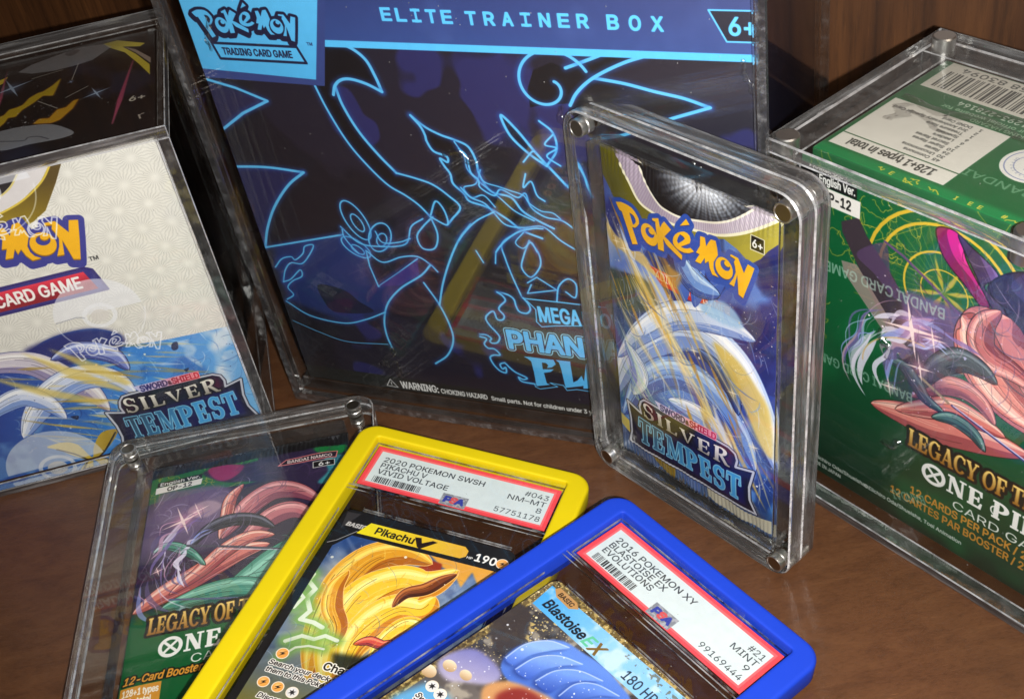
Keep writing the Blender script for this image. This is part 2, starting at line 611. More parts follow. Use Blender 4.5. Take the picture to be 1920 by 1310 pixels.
    def full(s, polys):
        f = np.zeros((s.H, s.W))
        mk, bb = s.mask(polys)
        if mk is not None:
            f[bb[1]:bb[3], bb[0]:bb[2]] = mk
        return f
    def sparks(s, n, box, size, cols, seed, along=None):
        g = np.random.default_rng(seed)
        for i in range(n):
            x, y = g.uniform(box[0], box[2]), g.uniform(box[1], box[3])
            r = size * g.uniform(.4, 1.3) * (2.2 if g.random() < .06 else 1)
            s.poly(ell(x, y, r, r, n=9), cols[g.integers(len(cols))], g.uniform(.5, 1))
    def star(s, x, y, r, col, alpha=1.0, rot=0, glow=None):
        if glow:
            s.poly(ell(x, y, r * .45, r * .45), glow, alpha * .5, soft=r * .2)
        P = []
        for k in range(8):
            a = math.radians(rot + 45 * k)
            q = r if k % 2 == 0 else r * .09
            P.append((x + q * math.cos(a), y + q * math.sin(a)))
        s.poly(np.array(P), col, alpha)
    def image(s, name):
        im = bpy.data.images.new(name, s.W, s.H)
        buf = np.ones((s.H, s.W, 4), np.float32)
        buf[..., :3] = np.clip(s.c[::-1], 0, 1)
        im.pixels.foreach_set(buf.ravel())
        im.update()
        im.pack()
        return im

# ---- lettering that no plain typeface gives: slab serif capitals, built stroke by stroke
def _rect(x0, y0, x1, y1):
    return np.array([(x0, y0), (x1, y0), (x1, y1), (x0, y1)], float)
def _stem(x, t=.2, s=.09, o=.07):
    return [_rect(x, 0, x + t, 1), _rect(x - o, 0, x + t + o, s), _rect(x - o, 1 - s, x + t + o, 1)]
def _ring(cx, cy, rx, ry, tx, ty, a0=0, a1=360, n=28):
    return [np.concatenate([ell(cx, cy, rx, ry, 0, a0, a1, n), ell(cx, cy, rx - tx, ry - ty, 0, a1, a0, n)])]
def _bar(a, b, t0, t1=None):
    a, b = np.array(a, float), np.array(b, float)
    t1 = t0 if t1 is None else t1
    return [np.array([(a[0] - t0 / 2, a[1]), (a[0] + t0 / 2, a[1]), (b[0] + t1 / 2, b[1]), (b[0] - t1 / 2, b[1])])]
SERIF = {
    'L': (.66, _stem(.07) + [_rect(.07, 0, .62, .1), np.array([(.5, .1), (.62, .0), (.66, .34), (.58, .34)])]),
    'I': (.36, _stem(.08)),
    'E': (.7, _stem(.07) + [_rect(.07, 0, .62, .1), _rect(.07, .9, .62, 1), _rect(.2, .46, .5, .55),
              np.array([(.5, .1), (.62, 0), (.66, .32), (.59, .32)]), np.array([(.5, .9), (.62, 1), (.64, .7), (.57, .7)]), _rect(.46, .36, .52, .65)]),
    'F': (.66, _stem(.07) + [_rect(.07, .9, .62, 1), _rect(.2, .44, .5, .53), np.array([(.5, .9), (.62, 1), (.64, .68), (.57, .68)]), _rect(.46, .34, .52, .63)]),
    'T': (.74, [_rect(.27, 0, .47, 1), _rect(.17, 0, .57, .09), _rect(.03, .9, .71, 1), np.array([(.03, .9), (.03, 1), (-.01, .64), (.06, .64)][::1]), np.array([(.71, .9), (.71, 1), (.75, .64), (.68, .64)])]),
    'H': (.86, _stem(.08) + _stem(.58) + [_rect(.2, .45, .62, .55)]),
    'N': (.9, [_rect(.1, 0, .18, 1), _rect(.0, 0, .3, .08), _rect(.66, 0, .74, 1), _rect(.56, .92, .86, 1), _rect(0, .92, .26, 1)] + _bar((.18, 1), (.66, 0), .22)),
    'P': (.74, _stem(.07) + _ring(.3, .71, .4, .29, .2, .1, -95, 95) + [_rect(.2, .9, .34, 1), _rect(.2, .42, .34, .52)]),
    'R': (.82, _stem(.07) + _ring(.3, .73, .38, .27, .2, .1, -95, 95) + [_rect(.2, .9, .34, 1), _rect(.2, .46, .36, .55)] + _bar((.36, .5), (.7, 0), .2) + [_rect(.58, 0, .84, .08)]),
    'V': (.82, _bar((.14, 1), (.42, 0), .22, .08) + _bar((.7, 1), (.42, 0), .1, .06) + [_rect(.0, .92, .3, 1), _rect(.56, .92, .84, 1)]),
    'Y': (.8, [_rect(.3, 0, .5, .48), _rect(.2, 0, .6, .08)] + _bar((.12, 1), (.4, .42), .22, .18) + _bar((.7, 1), (.42, .42), .1, .1) + [_rect(.0, .92, .28, 1), _rect(.56, .92, .82, 1)]),
    'A': (.84, _bar((.42, 1), (.12, 0), .08) + _bar((.42, 1), (.68, 0), .2, .22) + [_rect(.2, .28, .62, .36), _rect(.0, 0, .26, .08), _rect(.54, 0, .86, .08)]),
    'M': (1.05, [_rect(.1, 0, .18, 1), _rect(0, 0, .28, .08), _rect(0, .92, .24, 1), _rect(.78, 0, .97, 1), _rect(.7, 0, 1.05, .08), _rect(.8, .92, 1.05, 1)] + _bar((.2, 1), (.5, .05), .2, .1) + _bar((.82, 1), (.5, .05), .1, .06)),
    'O': (.86, _ring(.43, .5, .43, .52, .19, .09)),
    'C': (.78, _ring(.43, .5, .43, .52, .19, .09, 45, 318) + [_rect(.66, .64, .74, .95)]),
    'G': (.86, _ring(.43, .5, .43, .52, .19, .09, 45, 340) + [_rect(.6, .05, .8, .45), _rect(.5, .4, .88, .47), _rect(.68, .66, .75, .95)]),
    'S': (.66, _ring(.33, .73, .29, .29, .15, .1, 20, 270) + _ring(.33, .27, .31, .29, .16, .1, -160, 90) + [_rect(.54, .66, .6, .96), _rect(.04, .04, .1, .34)]),
}
def serif(t, gap=.07, scale=None):
    x = 0
    out = []
    for i, ch in enumerate(t):
        if ch == ' ':
            x += .3
            continue
        w, P = SERIF[ch]
        k = scale[i] if scale else 1
        for p in P:
            q = p * np.array([1.0, k]) + np.array([x, 0])
            ar = np.sum(q[:, 0] * np.roll(q[:, 1], -1) - np.roll(q[:, 0], -1) * q[:, 1])
            out.append(q if ar > 0 else q[::-1])
        x += w + gap
    return out

# ------------------------------------------------------------------ the printed sheets
LOGO = [  # the bubbly game logo, letter by letter
    [[(-8.93, 16.96), (-8.82, 17.01), (-8.72, 17.05), (-8.61, 17.06), (-8.50, 17.06), (-8.40, 17.04), (-8.32, 16.99), (-8.26, 16.92), (-8.21, 16.84), (-8.20, 16.76), (-8.21, 16.70), (-8.25, 16.64), (-8.29, 16.59), (-8.35, 16.54), (-8.43, 16.53), (-8.29, 16.14), (-8.45, 16.08), (-8.74, 16.80), (-8.81, 16.80), (-8.88, 16.88)],
     [(-8.48, 16.88), (-8.40, 16.87), (-8.35, 16.85), (-8.31, 16.79), (-8.30, 16.72), (-8.34, 16.65), (-8.40, 16.60)][::-1]],
    [ell(*[(-7.92, 16.54)][0], .245, .275, 8), ell(*[(-7.90, 16.60)][0], .13, .125)[::-1], ell(*[(-7.85, 16.65)][0], .085, .075)],
    [[(-7.80, 17.01), (-7.61, 17.09), (-7.57, 16.87), (-7.51, 16.99), (-7.44, 17.08), (-7.25, 16.95), (-7.45, 16.70), (-7.35, 16.66), (-6.96, 16.43), (-6.98, 16.30), (-7.41, 16.50), (-7.50, 16.62), (-7.50, 16.46), (-7.51, 16.28), (-7.69, 16.26), (-7.69, 16.62), (-7.71, 16.96), (-7.79, 16.96)]],
    [[(-6.76, 16.80), (-6.74, 16.89), (-6.77, 16.98), (-6.83, 17.02), (-6.91, 17.03), (-6.99, 17.00), (-7.07, 16.95), (-7.14, 16.88), (-7.19, 16.79), (-7.21, 16.71), (-7.21, 16.64), (-7.17, 16.58), (-7.10, 16.54), (-7.02, 16.52), (-6.90, 16.52), (-6.77, 16.56), (-6.65, 16.64), (-6.74, 16.70), (-6.83, 16.65), (-6.92, 16.63), (-6.99, 16.64)],
     [(-7.01, 16.93), (-6.93, 16.91), (-6.89, 16.87), (-6.93, 16.81), (-7.06, 16.69), (-7.09, 16.74), (-7.06, 16.84)][::-1]],
    [[(-6.87, 17.34), (-6.78, 17.23), (-7.02, 17.13)]],
    [[(-6.51, 17.06), (-6.39, 17.07), (-6.35, 16.88), (-6.29, 17.00), (-6.23, 17.09), (-6.10, 17.11), (-6.06, 16.95), (-6.04, 16.79), (-6.10, 16.68), (-6.15, 16.58), (-6.15, 16.44), (-6.11, 16.34), (-6.01, 16.26), (-6.18, 16.26), (-6.25, 16.39), (-6.28, 16.55), (-6.37, 16.46), (-6.38, 16.59), (-6.48, 16.41), (-6.62, 16.42), (-6.56, 16.54), (-6.51, 16.63), (-6.60, 16.64), (-6.51, 16.83)]],
    [ell(*[(-5.87, 16.55)][0], .235, .255, -5), ell(*[(-5.84, 16.63)][0], .13, .12)[::-1], ell(*[(-5.79, 16.69)][0], .08, .07)],
    [[(-5.69, 16.97), (-5.50, 16.96), (-5.43, 16.82), (-5.35, 16.66), (-5.31, 16.78), (-5.26, 16.91), (-5.10, 16.87), (-5.22, 16.47), (-5.36, 16.04), (-5.48, 16.08), (-5.50, 16.33), (-5.52, 16.54), (-5.56, 16.38), (-5.60, 16.22), (-5.73, 16.23), (-5.62, 16.42), (-5.56, 16.59), (-5.58, 16.72), (-5.61, 16.82), (-5.57, 16.90), (-5.71, 16.92)]]]
LOGO = [[np.array(p, float) for p in L] for L in LOGO]
L0, L1 = np.array((-8.93, 16.96)), np.array((-5.10, 16.87))

def orient(p, sign):
    a = np.sum(p[:, 0] * np.roll(p[:, 1], -1) - np.roll(p[:, 0], -1) * p[:, 1])
    return p if a * sign > 0 else p[::-1]

def logo_polys(p0, k, rot=0.0):
    r = math.radians(rot)
    R = np.array([[math.cos(r), -math.sin(r)], [math.sin(r), math.cos(r)]])
    out = []
    for Lt in LOGO:
        for i, p in enumerate(Lt):
            q = (p - L0) * k @ R.T + np.array(p0)
            out.append(orient(q, -1 if i == 1 else 1))
    return out

def logo(A, p0, k, line_c, fill_c, r, rot=0, drop=None, alpha=1.0, fill_alpha=1.0, inner=None):
    P = logo_polys(p0, k, rot)
    solid = [p for i, p in enumerate(P)]
    outer = [L for L in solid]
    if drop:
        A.glyphs([p + np.array(drop) * .5 for p in outer], line_c, outline=(line_c, r), alpha=alpha)
        A.glyphs([p + np.array(drop) for p in outer], line_c, outline=(line_c, r), alpha=alpha)
    A.glyphs(outer, line_c, outline=(line_c, r), alpha=alpha)
    if inner:
        A.glyphs([p + np.array(drop or (0, 0)) * .3 for p in P], inner)
    if fill_alpha:
        A.glyphs(P, fill_c, alpha=fill_alpha)

def vgrad(y0, c0, y1, c1):
    c0, c1 = np.array(c0, float), np.array(c1, float)
    def f(X, Y):
        t = np.clip((Y - y0) / (y1 - y0), 0, 1)[..., None]
        return c0 * (1 - t) + c1 * t
    return f

def lgrad(p0, c0, p1, c1, mid=None):
    p0, p1 = np.array(p0, float), np.array(p1, float)
    d = p1 - p0
    st = [np.array(c, float) for c in ([c0, c1] if mid is None else [c0, mid, c1])]
    def f(X, Y):
        t = np.clip(((X - p0[0]) * d[0] + (Y - p0[1]) * d[1]) / (d @ d), 0, 1)[..., None] * (len(st) - 1)
        v = st[0] + (st[1] - st[0]) * np.clip(t, 0, 1)
        if len(st) > 2:
            v = v + (st[2] - st[1]) * np.clip(t - 1, 0, 1)
        return v
    return f

def set_logo(A, F):
    """the expansion's title plate; F maps plate coordinates (0..10 wide, baseline 0) onto the sheet"""
    P = lambda q: np.array([F(*v) for v in q])
    k = np.hypot(*(F(1, 0) - F(0, 0)))
    plate = [(0, 3.45)] + [(1.2, 3.1), (1.1, 3.6), (1.25, 4.05), (1.6, 4.4), (2.2, 4.45), (3.0, 4.45), (5.0, 4.42), (7.4, 4.42), (8.2, 4.4), (8.7, 4.15), (8.85, 3.7), (8.75, 3.2), (10, 3.5), (9.75, 2.2), (9.8, 1.2), (10.2, .25), (5, .12), (0, .15), (.3, 1.2), (.28, 2.2)]
    A.poly(P(plate), (24, 26, 48))
    A.line([P(plate + plate[:1])], .3 * k, (30, 30, 50))
    A.line([P(plate + plate[:1])], .16 * k, (196, 200, 212))
    A.poly(P([(.55, 2.9), (.6, .5), (9.5, .55), (9.3, 2.9)]), lgrad(F(0, 3), (30, 28, 60), F(8, 0), (24, 28, 104)), .7, soft=.12 * k)
    A.poly(P([(1.3, 3.2), (1.5, 4.1), (2.3, 4.1), (2.2, 3.2)]), (96, 22, 50), .55, soft=.15 * k)
    A.poly(P([(7.6, 3.1), (7.7, 4.1), (8.5, 4.0), (8.5, 3.1)]), (96, 22, 50), .55, soft=.15 * k)
    def place(polys, x0, y0, w, h, col, ol=None, arch=0.0):
        a = np.concatenate(polys)
        mn, mx = a[:, 0].min(), a[:, 0].max()
        out = []
        for p in polys:
            t = (p[:, 0] - mn) / (mx - mn)
            hh = h * (1 + arch * (2 * t - 1) ** 2)
            out.append(P(np.stack([x0 + t * w, y0 + p[:, 1] * hh], 1)))
        A.glyphs(out, col, outline=ol)
    place(serif('SILVER', .16), 1.45, 2.95, 6.9, .95, vgrad(F(5, 2.95)[1], (158, 152, 140), F(5, 3.9)[1], (238, 232, 220)), ((20, 18, 30), .12 * k), .35)
    place(serif('TEMPEST', .13), .95, .75, 8.2, 1.75, lgrad(F(2, 2.6), (38, 66, 86), F(6, .7), (62, 150, 216)), ((130, 196, 226), .075 * k), .1)
    tp = serif('TEMPEST', .13)
    place(tp, .95, .75, 8.2, 1.75, lgrad(F(1, 2.6), (36, 58, 78), F(5, .5), (72, 160, 222)), None, .1)
    def sanspl(t, x0, y0, w, h, col, ol):
        ps = text_polys(t, 'sans')
        a = np.concatenate(ps)
        mn, mx = a[:, 0].min(), a[:, 0].max()
        out = [P(np.stack([x0 + (p[:, 0] - mn) / (mx - mn) * w, y0 + p[:, 1] * h], 1)) for p in ps]
        A.glyphs(out, ol[0], outline=ol)
        A.glyphs(out, col, bold=.035 * k)
    A.poly(P([(2.55, 4.95), (2.95, 4.35), (7.3, 4.35), (7.35, 4.95)]), lgrad(F(2.6, 4.6), (196, 200, 240), F(7.3, 4.6), (246, 120, 130)))
    sanspl('SWORD', 3.0, 4.42, 1.95, .45, lgrad(F(3, 4.6), (44, 52, 118), F(5, 4.6), (74, 40, 84)), ((214, 206, 240), .07 * k))
    sanspl('&', 5.02, 4.44, .24, .28, (90, 40, 60), ((240, 200, 210), .04 * k))
    sanspl('SHIELD', 5.32, 4.42, 1.95, .45, lgrad(F(5, 4.6), (150, 30, 60), F(7.3, 4.6), (214, 44, 62)), ((252, 196, 200), .07 * k))

def barcode(A, x0, y0, x1, y1, seed, col=(18, 18, 20), n=46):
    g = np.random.default_rng(seed)
    w = g.choice([1, 1, 1, 2, 2, 3], 2 * n)
    e = x0 + np.cumsum(np.r_[0, w]) / w.sum() * (x1 - x0)
    for i in range(0, 2 * n, 2):
        A.poly(_rect(e[i], y0, e[i + 1], y1), col)

# ---- navy trainer box, front: an abstract neon line design stands where the box shows a creature
def art_navy_box():
    A = Art(-9.3, .98, 18.6, 17.2, 66, (29, 26, 40))
    A.blotch(2.6, 5, (38, 38, 86), .6, .03)
    A.blotch(4.0, 9, (22, 20, 30), .55, .05)
    A.poly([(-8.82, 7.66), (-5.64, 8.54), (-4.99, 7.92), (-5.02, 6.33), (-2.91, 7.76), (-2.93, 7.02), (-3.97, 6.30), (-4.78, 5.15), (-6.80, 4.27), (-9.01, 5.01), (-9.13, 6.94)], (34, 52, 120), .75, soft=.15)
    A.poly([(-7.42, 6.02), (-6.36, 5.90), (-5.86, 5.44), (-5.36, 4.98), (-6.99, 4.75), (-7.41, 5.23)], (22, 24, 44), .9, smooth=True)
    A.poly([(-9.90, 14.55), (-7.10, 13.83), (-9.53, 12.45), (-10.04, 12.73)], (36, 34, 68), 1)
    A.poly([(-10.01, 11.03), (-8.09, 11.16), (-6.54, 11.07), (-7.36, 10.45), (-8.24, 9.45), (-8.93, 8.35), (-9.24, 7.55), (-10.17, 7.45)], (33, 33, 72), 1)
    BL = (88, 180, 234)
    GL = (.1, (44, 92, 180), .35)
    dark = (13, 12, 18)
    A.poly([(-5.13, 14.69), (-4.31, 15.91), (-3.53, 15.97), (-3.01, 15.55), (-2.75, 14.95), (-2.68, 14.40), (-3.18, 14.66), (-3.70, 14.80), (-4.07, 14.75), (-4.31, 14.53), (-4.25, 13.82), (-3.92, 12.89), (-3.41, 12.03), (-2.89, 11.34), (-1.63, 10.99), (-0.79, 10.16), (-1.39, 8.98), (-2.16, 9.87), (-3.34, 10.84), (-3.96, 11.61), (-4.47, 12.48), (-4.88, 13.64)], dark)
    A.poly([(4.46, 15.21), (5.39, 15.07), (6.25, 14.86), (7.86, 14.42), (6.47, 13.90), (5.23, 13.36), (4.16, 13.11), (3.53, 14.12)], dark)
    A.poly([(3.62, 15.50), (4.72, 15.95), (6.05, 15.97), (5.46, 15.76), (4.52, 15.22), (3.86, 14.73), (3.62, 14.33), (2.67, 14.21), (2.31, 14.12), (2.31, 14.72), (2.59, 15.39), (3.19, 15.67)], dark)
    flame = [(-1.86, 13.60), (-1.43, 13.20), (-0.94, 12.94), (-0.49, 12.79), (-0.05, 12.57), (0.13, 12.07), (0.16, 11.48), (0.47, 10.90), (1.13, 10.73), (1.46, 10.22), (1.95, 9.89), (2.46, 9.63)]
    flame2 = [(-1.86, 13.60), (-1.60, 13.22), (-1.50, 12.91), (-1.48, 12.65), (-1.31, 12.30), (-0.89, 12.14), (-0.90, 11.92), (-1.14, 12.04), (-1.04, 11.76), (-0.89, 11.47), (-0.86, 11.09), (-0.54, 10.73), (-0.39, 10.44), (0.21, 10.26), (0.84, 9.85), (1.33, 9.43), (1.99, 9.18)]
    A.poly(np.concatenate([flame, flame2[::-1]]), dark)
    def L(P, w=.1, smooth=True, glow=GL):
        A.line(P, w * .78, BL, smooth=smooth, glow=glow)
    L([(-9.53, 14.61), (-8.21, 14.27), (-7.10, 13.83), (-8.24, 13.30), (-9.53, 12.45), (-10.70, 11.41)], .13, False)
    L([(-10.01, 11.03), (-8.09, 11.16), (-6.54, 11.07)], .13)
    L([(-6.54, 11.07), (-7.36, 10.45), (-8.24, 9.45), (-8.86, 8.44), (-9.24, 7.55)], .13)
    L([(-9.38, 7.51), (-5.70, 8.51)], .1, False)
    L([(-5.13, 14.69), (-4.88, 13.64), (-4.47, 12.48), (-3.96, 11.61), (-3.34, 10.84), (-2.76, 10.46), (-2.33, 10.10), (-1.99, 9.65)])
    L([(-4.34, 14.53), (-4.25, 13.82), (-3.92, 12.89), (-3.41, 12.03), (-2.89, 11.34)], .13)
    L([(-2.89, 11.34), (-2.23, 11.19), (-1.63, 10.99), (-1.14, 10.60), (-0.79, 10.16), (-1.18, 9.65), (-1.42, 9.38)])
    L([(-4.21, 15.99), (-3.53, 15.95), (-3.01, 15.55), (-2.79, 14.95), (-2.68, 14.40)], .14)
    L([(-2.68, 14.40), (-3.18, 14.66), (-3.70, 14.80), (-4.07, 14.75), (-4.34, 14.53), (-4.49, 14.20)], .14)
    L(flame, .11)
    L(flame2, .11)
    L([(-0.50, 12.72), (-0.26, 12.19), (-0.22, 11.67), (0.17, 11.18), (0.71, 10.69), (1.18, 10.20), (1.81, 9.87)], .07)
    L([(4.46, 15.21), (5.39, 15.07), (6.25, 14.86), (7.11, 14.68), (7.86, 14.42)], .14)
    L([(7.86, 14.42), (6.47, 13.90), (5.23, 13.36), (4.16, 13.11)], .14)
    L([(6.05, 15.97), (5.46, 15.76), (4.78, 15.42), (4.26, 15.08), (3.85, 14.67), (3.61, 14.26)], .14)
    L([(4.72, 15.95), (4.22, 15.74), (3.62, 15.50)], .14)
    # a spiral shell instead of the crest
    t = np.linspace(0, 1, 60)
    c0 = np.array([(3.00, 14.89)][0])
    L(np.stack([c0[0] + (1.35 - 1.1 * t) * np.cos(6.5 * t + .4), c0[1] + (1.35 - 1.1 * t) * np.sin(6.5 * t + .4)], 1), .13)
    A.poly([(2.55, 12.04), (1.83, 12.49), (1.40, 13.10), (1.29, 13.79), (1.75, 13.19), (2.18, 12.59), (3.12, 11.36)], dark, smooth=True)
    L([(2.55, 12.04), (1.97, 12.50), (1.47, 13.10), (1.29, 13.79), (1.76, 13.26), (2.29, 12.45), (3.12, 11.36)], .12)
    L([(1.78, 12.13), (2.10, 12.51), (2.20, 12.55)], .08)
    L([(2.53, 13.66), (2.92, 13.27), (2.96, 12.65), (2.55, 12.04)], .1)
    L([(3.17, 11.29), (3.55, 12.26), (3.80, 11.64), (3.92, 10.99)], .09)
    # drops and loops
    for (x, y, rx, ry, r) in ((-5.0, 9.2, .42, .85, 20), (-4.2, 8.55, .4, .7, -30), (-5.3, 8.0, .34, .6, 55)):
        L(ell(x, y, rx, ry, r), .08)
        L(ell(x + .05, y - .1, rx * .45, ry * .45, r), .07)
    L([(-5.69, 8.86), (-5.14, 8.23), (-4.38, 8.14), (-3.25, 8.36), (-2.84, 9.15), (-2.31, 9.54)], .08)
    L([(-1.91, 9.66), (-2.38, 9.20), (-2.70, 8.75), (-2.59, 8.26), (-2.12, 8.31), (-1.88, 8.92), (-1.99, 9.65)], .09)
    L([(-1.97, 9.73), (-1.66, 10.32), (-1.41, 9.95), (-1.42, 9.38), (-1.99, 9.65)], .09)
    L([(-4.92, 7.89), (-4.95, 7.19), (-4.82, 6.27), (-3.80, 7.04), (-2.91, 7.76)], .08, False)
    L([(-4.92, 7.89), (-4.37, 7.44), (-3.56, 7.76), (-2.89, 7.86), (-2.45, 7.57), (-2.22, 7.27)], .08)
    A.poly([(-4.80, 6.29), (-2.92, 7.72), (-3.00, 7.03), (-3.94, 6.43)], (60, 46, 120), .8)
    L([(-2.46, 7.53), (-2.93, 7.02), (-3.90, 6.31), (-4.61, 5.52), (-4.97, 4.68), (-5.06, 3.94), (-4.99, 3.30)], .1)
    L([(-2.89, 6.69), (-2.47, 5.73), (-2.24, 4.72), (-2.27, 4.01), (-2.65, 3.27), (-3.25, 2.75)], .1)
    L([(-2.47, 5.73), (-2.11, 6.79), (-1.60, 7.91), (-1.07, 8.84), (-0.53, 9.50)], .1)
    L([(-9.14, 4.99), (-8.22, 4.39), (-6.81, 4.23), (-5.78, 4.56), (-4.84, 5.05)], .08)
    L([(-9.15, 4.02), (-8.05, 3.58), (-6.91, 3.28), (-5.12, 3.42)], .045, glow=None)
    L([(-9.10, 6.64), (-8.68, 7.08), (-8.24, 7.23), (-8.08, 7.11), (-7.66, 7.45), (-7.48, 7.79), (-7.09, 7.89), (-7.41, 7.40), (-7.85, 6.96), (-8.33, 6.93), (-8.69, 6.56), (-8.96, 5.96)], .07)
    L([(-8.96, 5.96), (-8.58, 6.14), (-8.03, 6.64), (-8.04, 6.34), (-8.52, 6.06), (-8.84, 5.71), (-8.70, 5.37), (-9.07, 5.09)], .07)
    L([(1.53, 9.57), (0.95, 9.21), (0.48, 8.78), (0.51, 8.16), (0.65, 7.39), (0.86, 6.53)], .08)
    L([(0.48, 8.78), (0.22, 8.44), (0.10, 7.92)], .07)
    L([(-0.54, 8.39), (-0.35, 7.90)], .07, False)
    L([(1.51, 9.04), (1.77, 8.54), (1.75, 8.00), (1.34, 7.48), (1.06, 7.84), (1.22, 8.40), (1.51, 9.04)], .08)
    L([(1.17, 7.21), (1.55, 7.50), (2.22, 7.03), (1.10, 6.74), (1.30, 7.15)], .07, False)
    L([(2.15, 6.54), (2.31, 7.20), (2.68, 7.57), (2.95, 7.36), (2.85, 6.79), (2.54, 6.99)], .08)
    fl = [(-0.06, 6.64), (0.18, 6.62), (0.40, 6.54), (0.54, 6.38), (0.57, 6.10), (0.66, 5.86), (0.93, 5.82), (1.09, 6.01), (1.06, 6.25), (0.90, 6.51)]
    L(fl, .09, glow=(.08, (30, 70, 140), .6))
    L([(-0.06, 6.64), (0.12, 6.50), (0.19, 6.29), (-0.04, 6.03), (-0.12, 5.84), (0.03, 5.59), (-0.06, 5.38), (-0.27, 5.38), (-0.35, 5.72), (-0.57, 5.59), (-0.72, 5.34), (-0.61, 5.02), (-0.42, 4.75), (-0.32, 4.51), (-0.45, 4.25), (-0.66, 4.18), (-0.75, 4.27), (-0.67, 4.41), (-0.84, 4.55), (-1.09, 4.54)], .09, glow=(.08, (30, 70, 140), .6))
    L([(-1.11, 4.43), (-0.87, 4.36), (-1.00, 4.10), (-0.88, 3.91), (-0.63, 3.90), (-0.45, 3.65), (-0.72, 3.59), (-0.88, 3.44), (-0.80, 3.12), (-0.60, 2.84), (-0.36, 2.78), (-0.33, 3.04), (-0.47, 2.95), (-0.53, 3.16), (-0.33, 3.26), (-0.17, 3.07), (0.05, 2.86), (0.45, 2.66), (0.29, 2.55), (0.12, 2.64), (0.23, 2.44), (0.73, 2.40)], .09, glow=(.08, (30, 70, 140), .6))
    for P, w in (([(0.22, 11.71), (-0.04, 11.16), (-0.50, 10.97), (-0.28, 10.60), (0.16, 10.72), (0.50, 10.29)], .07), ([(-0.39, 12.47), (-0.17, 12.20), (-0.14, 11.61), (0.08, 11.32), (0.10, 11.02), (0.54, 10.75), (0.82, 11.01), (1.36, 10.75), (1.66, 10.93), (1.78, 10.41), (2.21, 10.07), (2.80, 9.97), (3.23, 9.63)], .08),
                 ([(0.14, 11.63), (0.28, 11.26), (0.74, 11.12), (1.13, 11.00), (1.58, 10.85), (1.74, 10.56), (2.11, 10.29), (2.50, 10.25), (2.75, 10.04)], .06), ([(-0.61, 10.96), (-0.33, 10.60), (0.13, 10.41), (0.41, 10.05), (0.76, 9.61), (1.38, 9.55), (2.08, 9.66), (2.63, 9.17), (3.13, 8.83)], .08),
                 ([(0.42, 10.09), (-0.29, 9.66), (-0.83, 9.12), (-1.11, 8.76)], .08), ([(0.20, 8.41), (0.56, 8.86), (1.13, 9.33), (1.72, 9.55), (2.07, 9.58)], .08), ([(1.35, 9.35), (1.00, 8.91), (1.24, 8.69), (1.57, 8.97), (1.72, 8.58)], .06),
                 ([(1.78, 11.69), (1.63, 11.16), (1.93, 11.41), (2.06, 10.89), (2.30, 10.69)], .08), ([(2.91, 13.20), (2.60, 12.83), (2.97, 12.72), (2.61, 12.41), (3.02, 12.08)], .08),
                 ([(-4.32, 8.80), (-4.15, 8.34), (-3.48, 8.42), (-3.00, 8.63)], .07), ([(-5.26, 7.73), (-5.48, 8.03), (-5.67, 8.42), (-5.66, 8.74)], .07), ([(3.55, 12.26), (3.75, 11.78), (3.83, 11.35), (3.98, 10.99)], .08)):
        L(P, w)
    # header
    A.poly(_rect(-9.4, 16.05, 9.4, 18.4), vgrad(16, (50, 72, 134), 18, (46, 58, 112)))
    A.blotch(1.5, 3, (66, 88, 150), .56, .2, .35, _rect(-9.4, 16.2, 9.4, 18.4))
    A.poly(_rect(-4.35, 15.9, 9.4, 16.14), (84, 184, 240))
    A.poly(np.array([(-9.5, 14.62), (-4.72, 14.5), (-3.6, 18.4), (-9.5, 18.4)]), (52, 66, 124))
    A.poly(np.array([(-9.5, 14.95), (-4.98, 14.72), (-3.85, 18.4), (-9.5, 18.4)]), vgrad(14, (76, 174, 232), 18, (92, 186, 240)))
    logo(A, L0, 1.0, (26, 26, 56), (86, 182, 238), .1, drop=(-.06, -.09))
    A.text('TM', -4.95, 15.93, .1, (30, 40, 80), bold=.008)
    bx = np.array([(-8.55, 15.9), (-5.36, 15.86), (-5.16, 15.3), (-8.4, 15.34)])
    A.poly(bx, (84, 182, 238))
    A.line([np.concatenate([bx, bx[:1]])], .09, (26, 28, 58))
    A.text('TRADING CARD GAME', -8.22, 15.5, .24, (22, 26, 58), width=2.6, bold=.022, rot=-.8)
    # spaced out headline
    def wide(t, x0, x1, y, h, y1):
        n = len(t)
        for i, ch in enumerate(t):
            if ch != ' ':
                f = i / (n - 1)
                bars = {'I': 1}
                w = .31
                X = x0 + (x1 - w - x0) * f + (.1 if ch == 'I' else 0)
                Y = y + (y1 - y) * f
                A.text(ch, X, Y, h, (88, 190, 244), width=w if ch != 'I' else .1, heavy=.026)
                if ch == 'I':
                    A.poly(_rect(X - .11, Y - .02, X + .21, Y + .07), (88, 190, 244))
                    A.poly(_rect(X - .11, Y + h - .07, X + .21, Y + h + .02), (88, 190, 244))
    wide('ELITE', -2.05, .26, 16.86, .4, 16.82)
    wide('TRAINER', .73, 4.48, 16.8, .4, 16.8)
    wide('BOX', 5.06, 6.65, 16.78, .42, 16.76)
    bd = np.array([(7.95, 17.42), (8.42, 16.5), (9.5, 16.5), (9.5, 17.42)])
    A.poly(bd, (24, 24, 42))
    A.line([np.concatenate([bd, bd[:1]])], .05, (92, 190, 244))
    A.text('6+', 8.5, 16.7, .52, (92, 190, 244), width=.72, bold=.04)
    # title
    ban = [(1.10, 6.49), (2.22, 6.49), (3.07, 6.49), (2.96, 5.57), (1.94, 5.40), (1.42, 5.26), (1.29, 5.30), (1.25, 5.46), (1.30, 6.06)]
    A.poly(ban, (22, 24, 40))
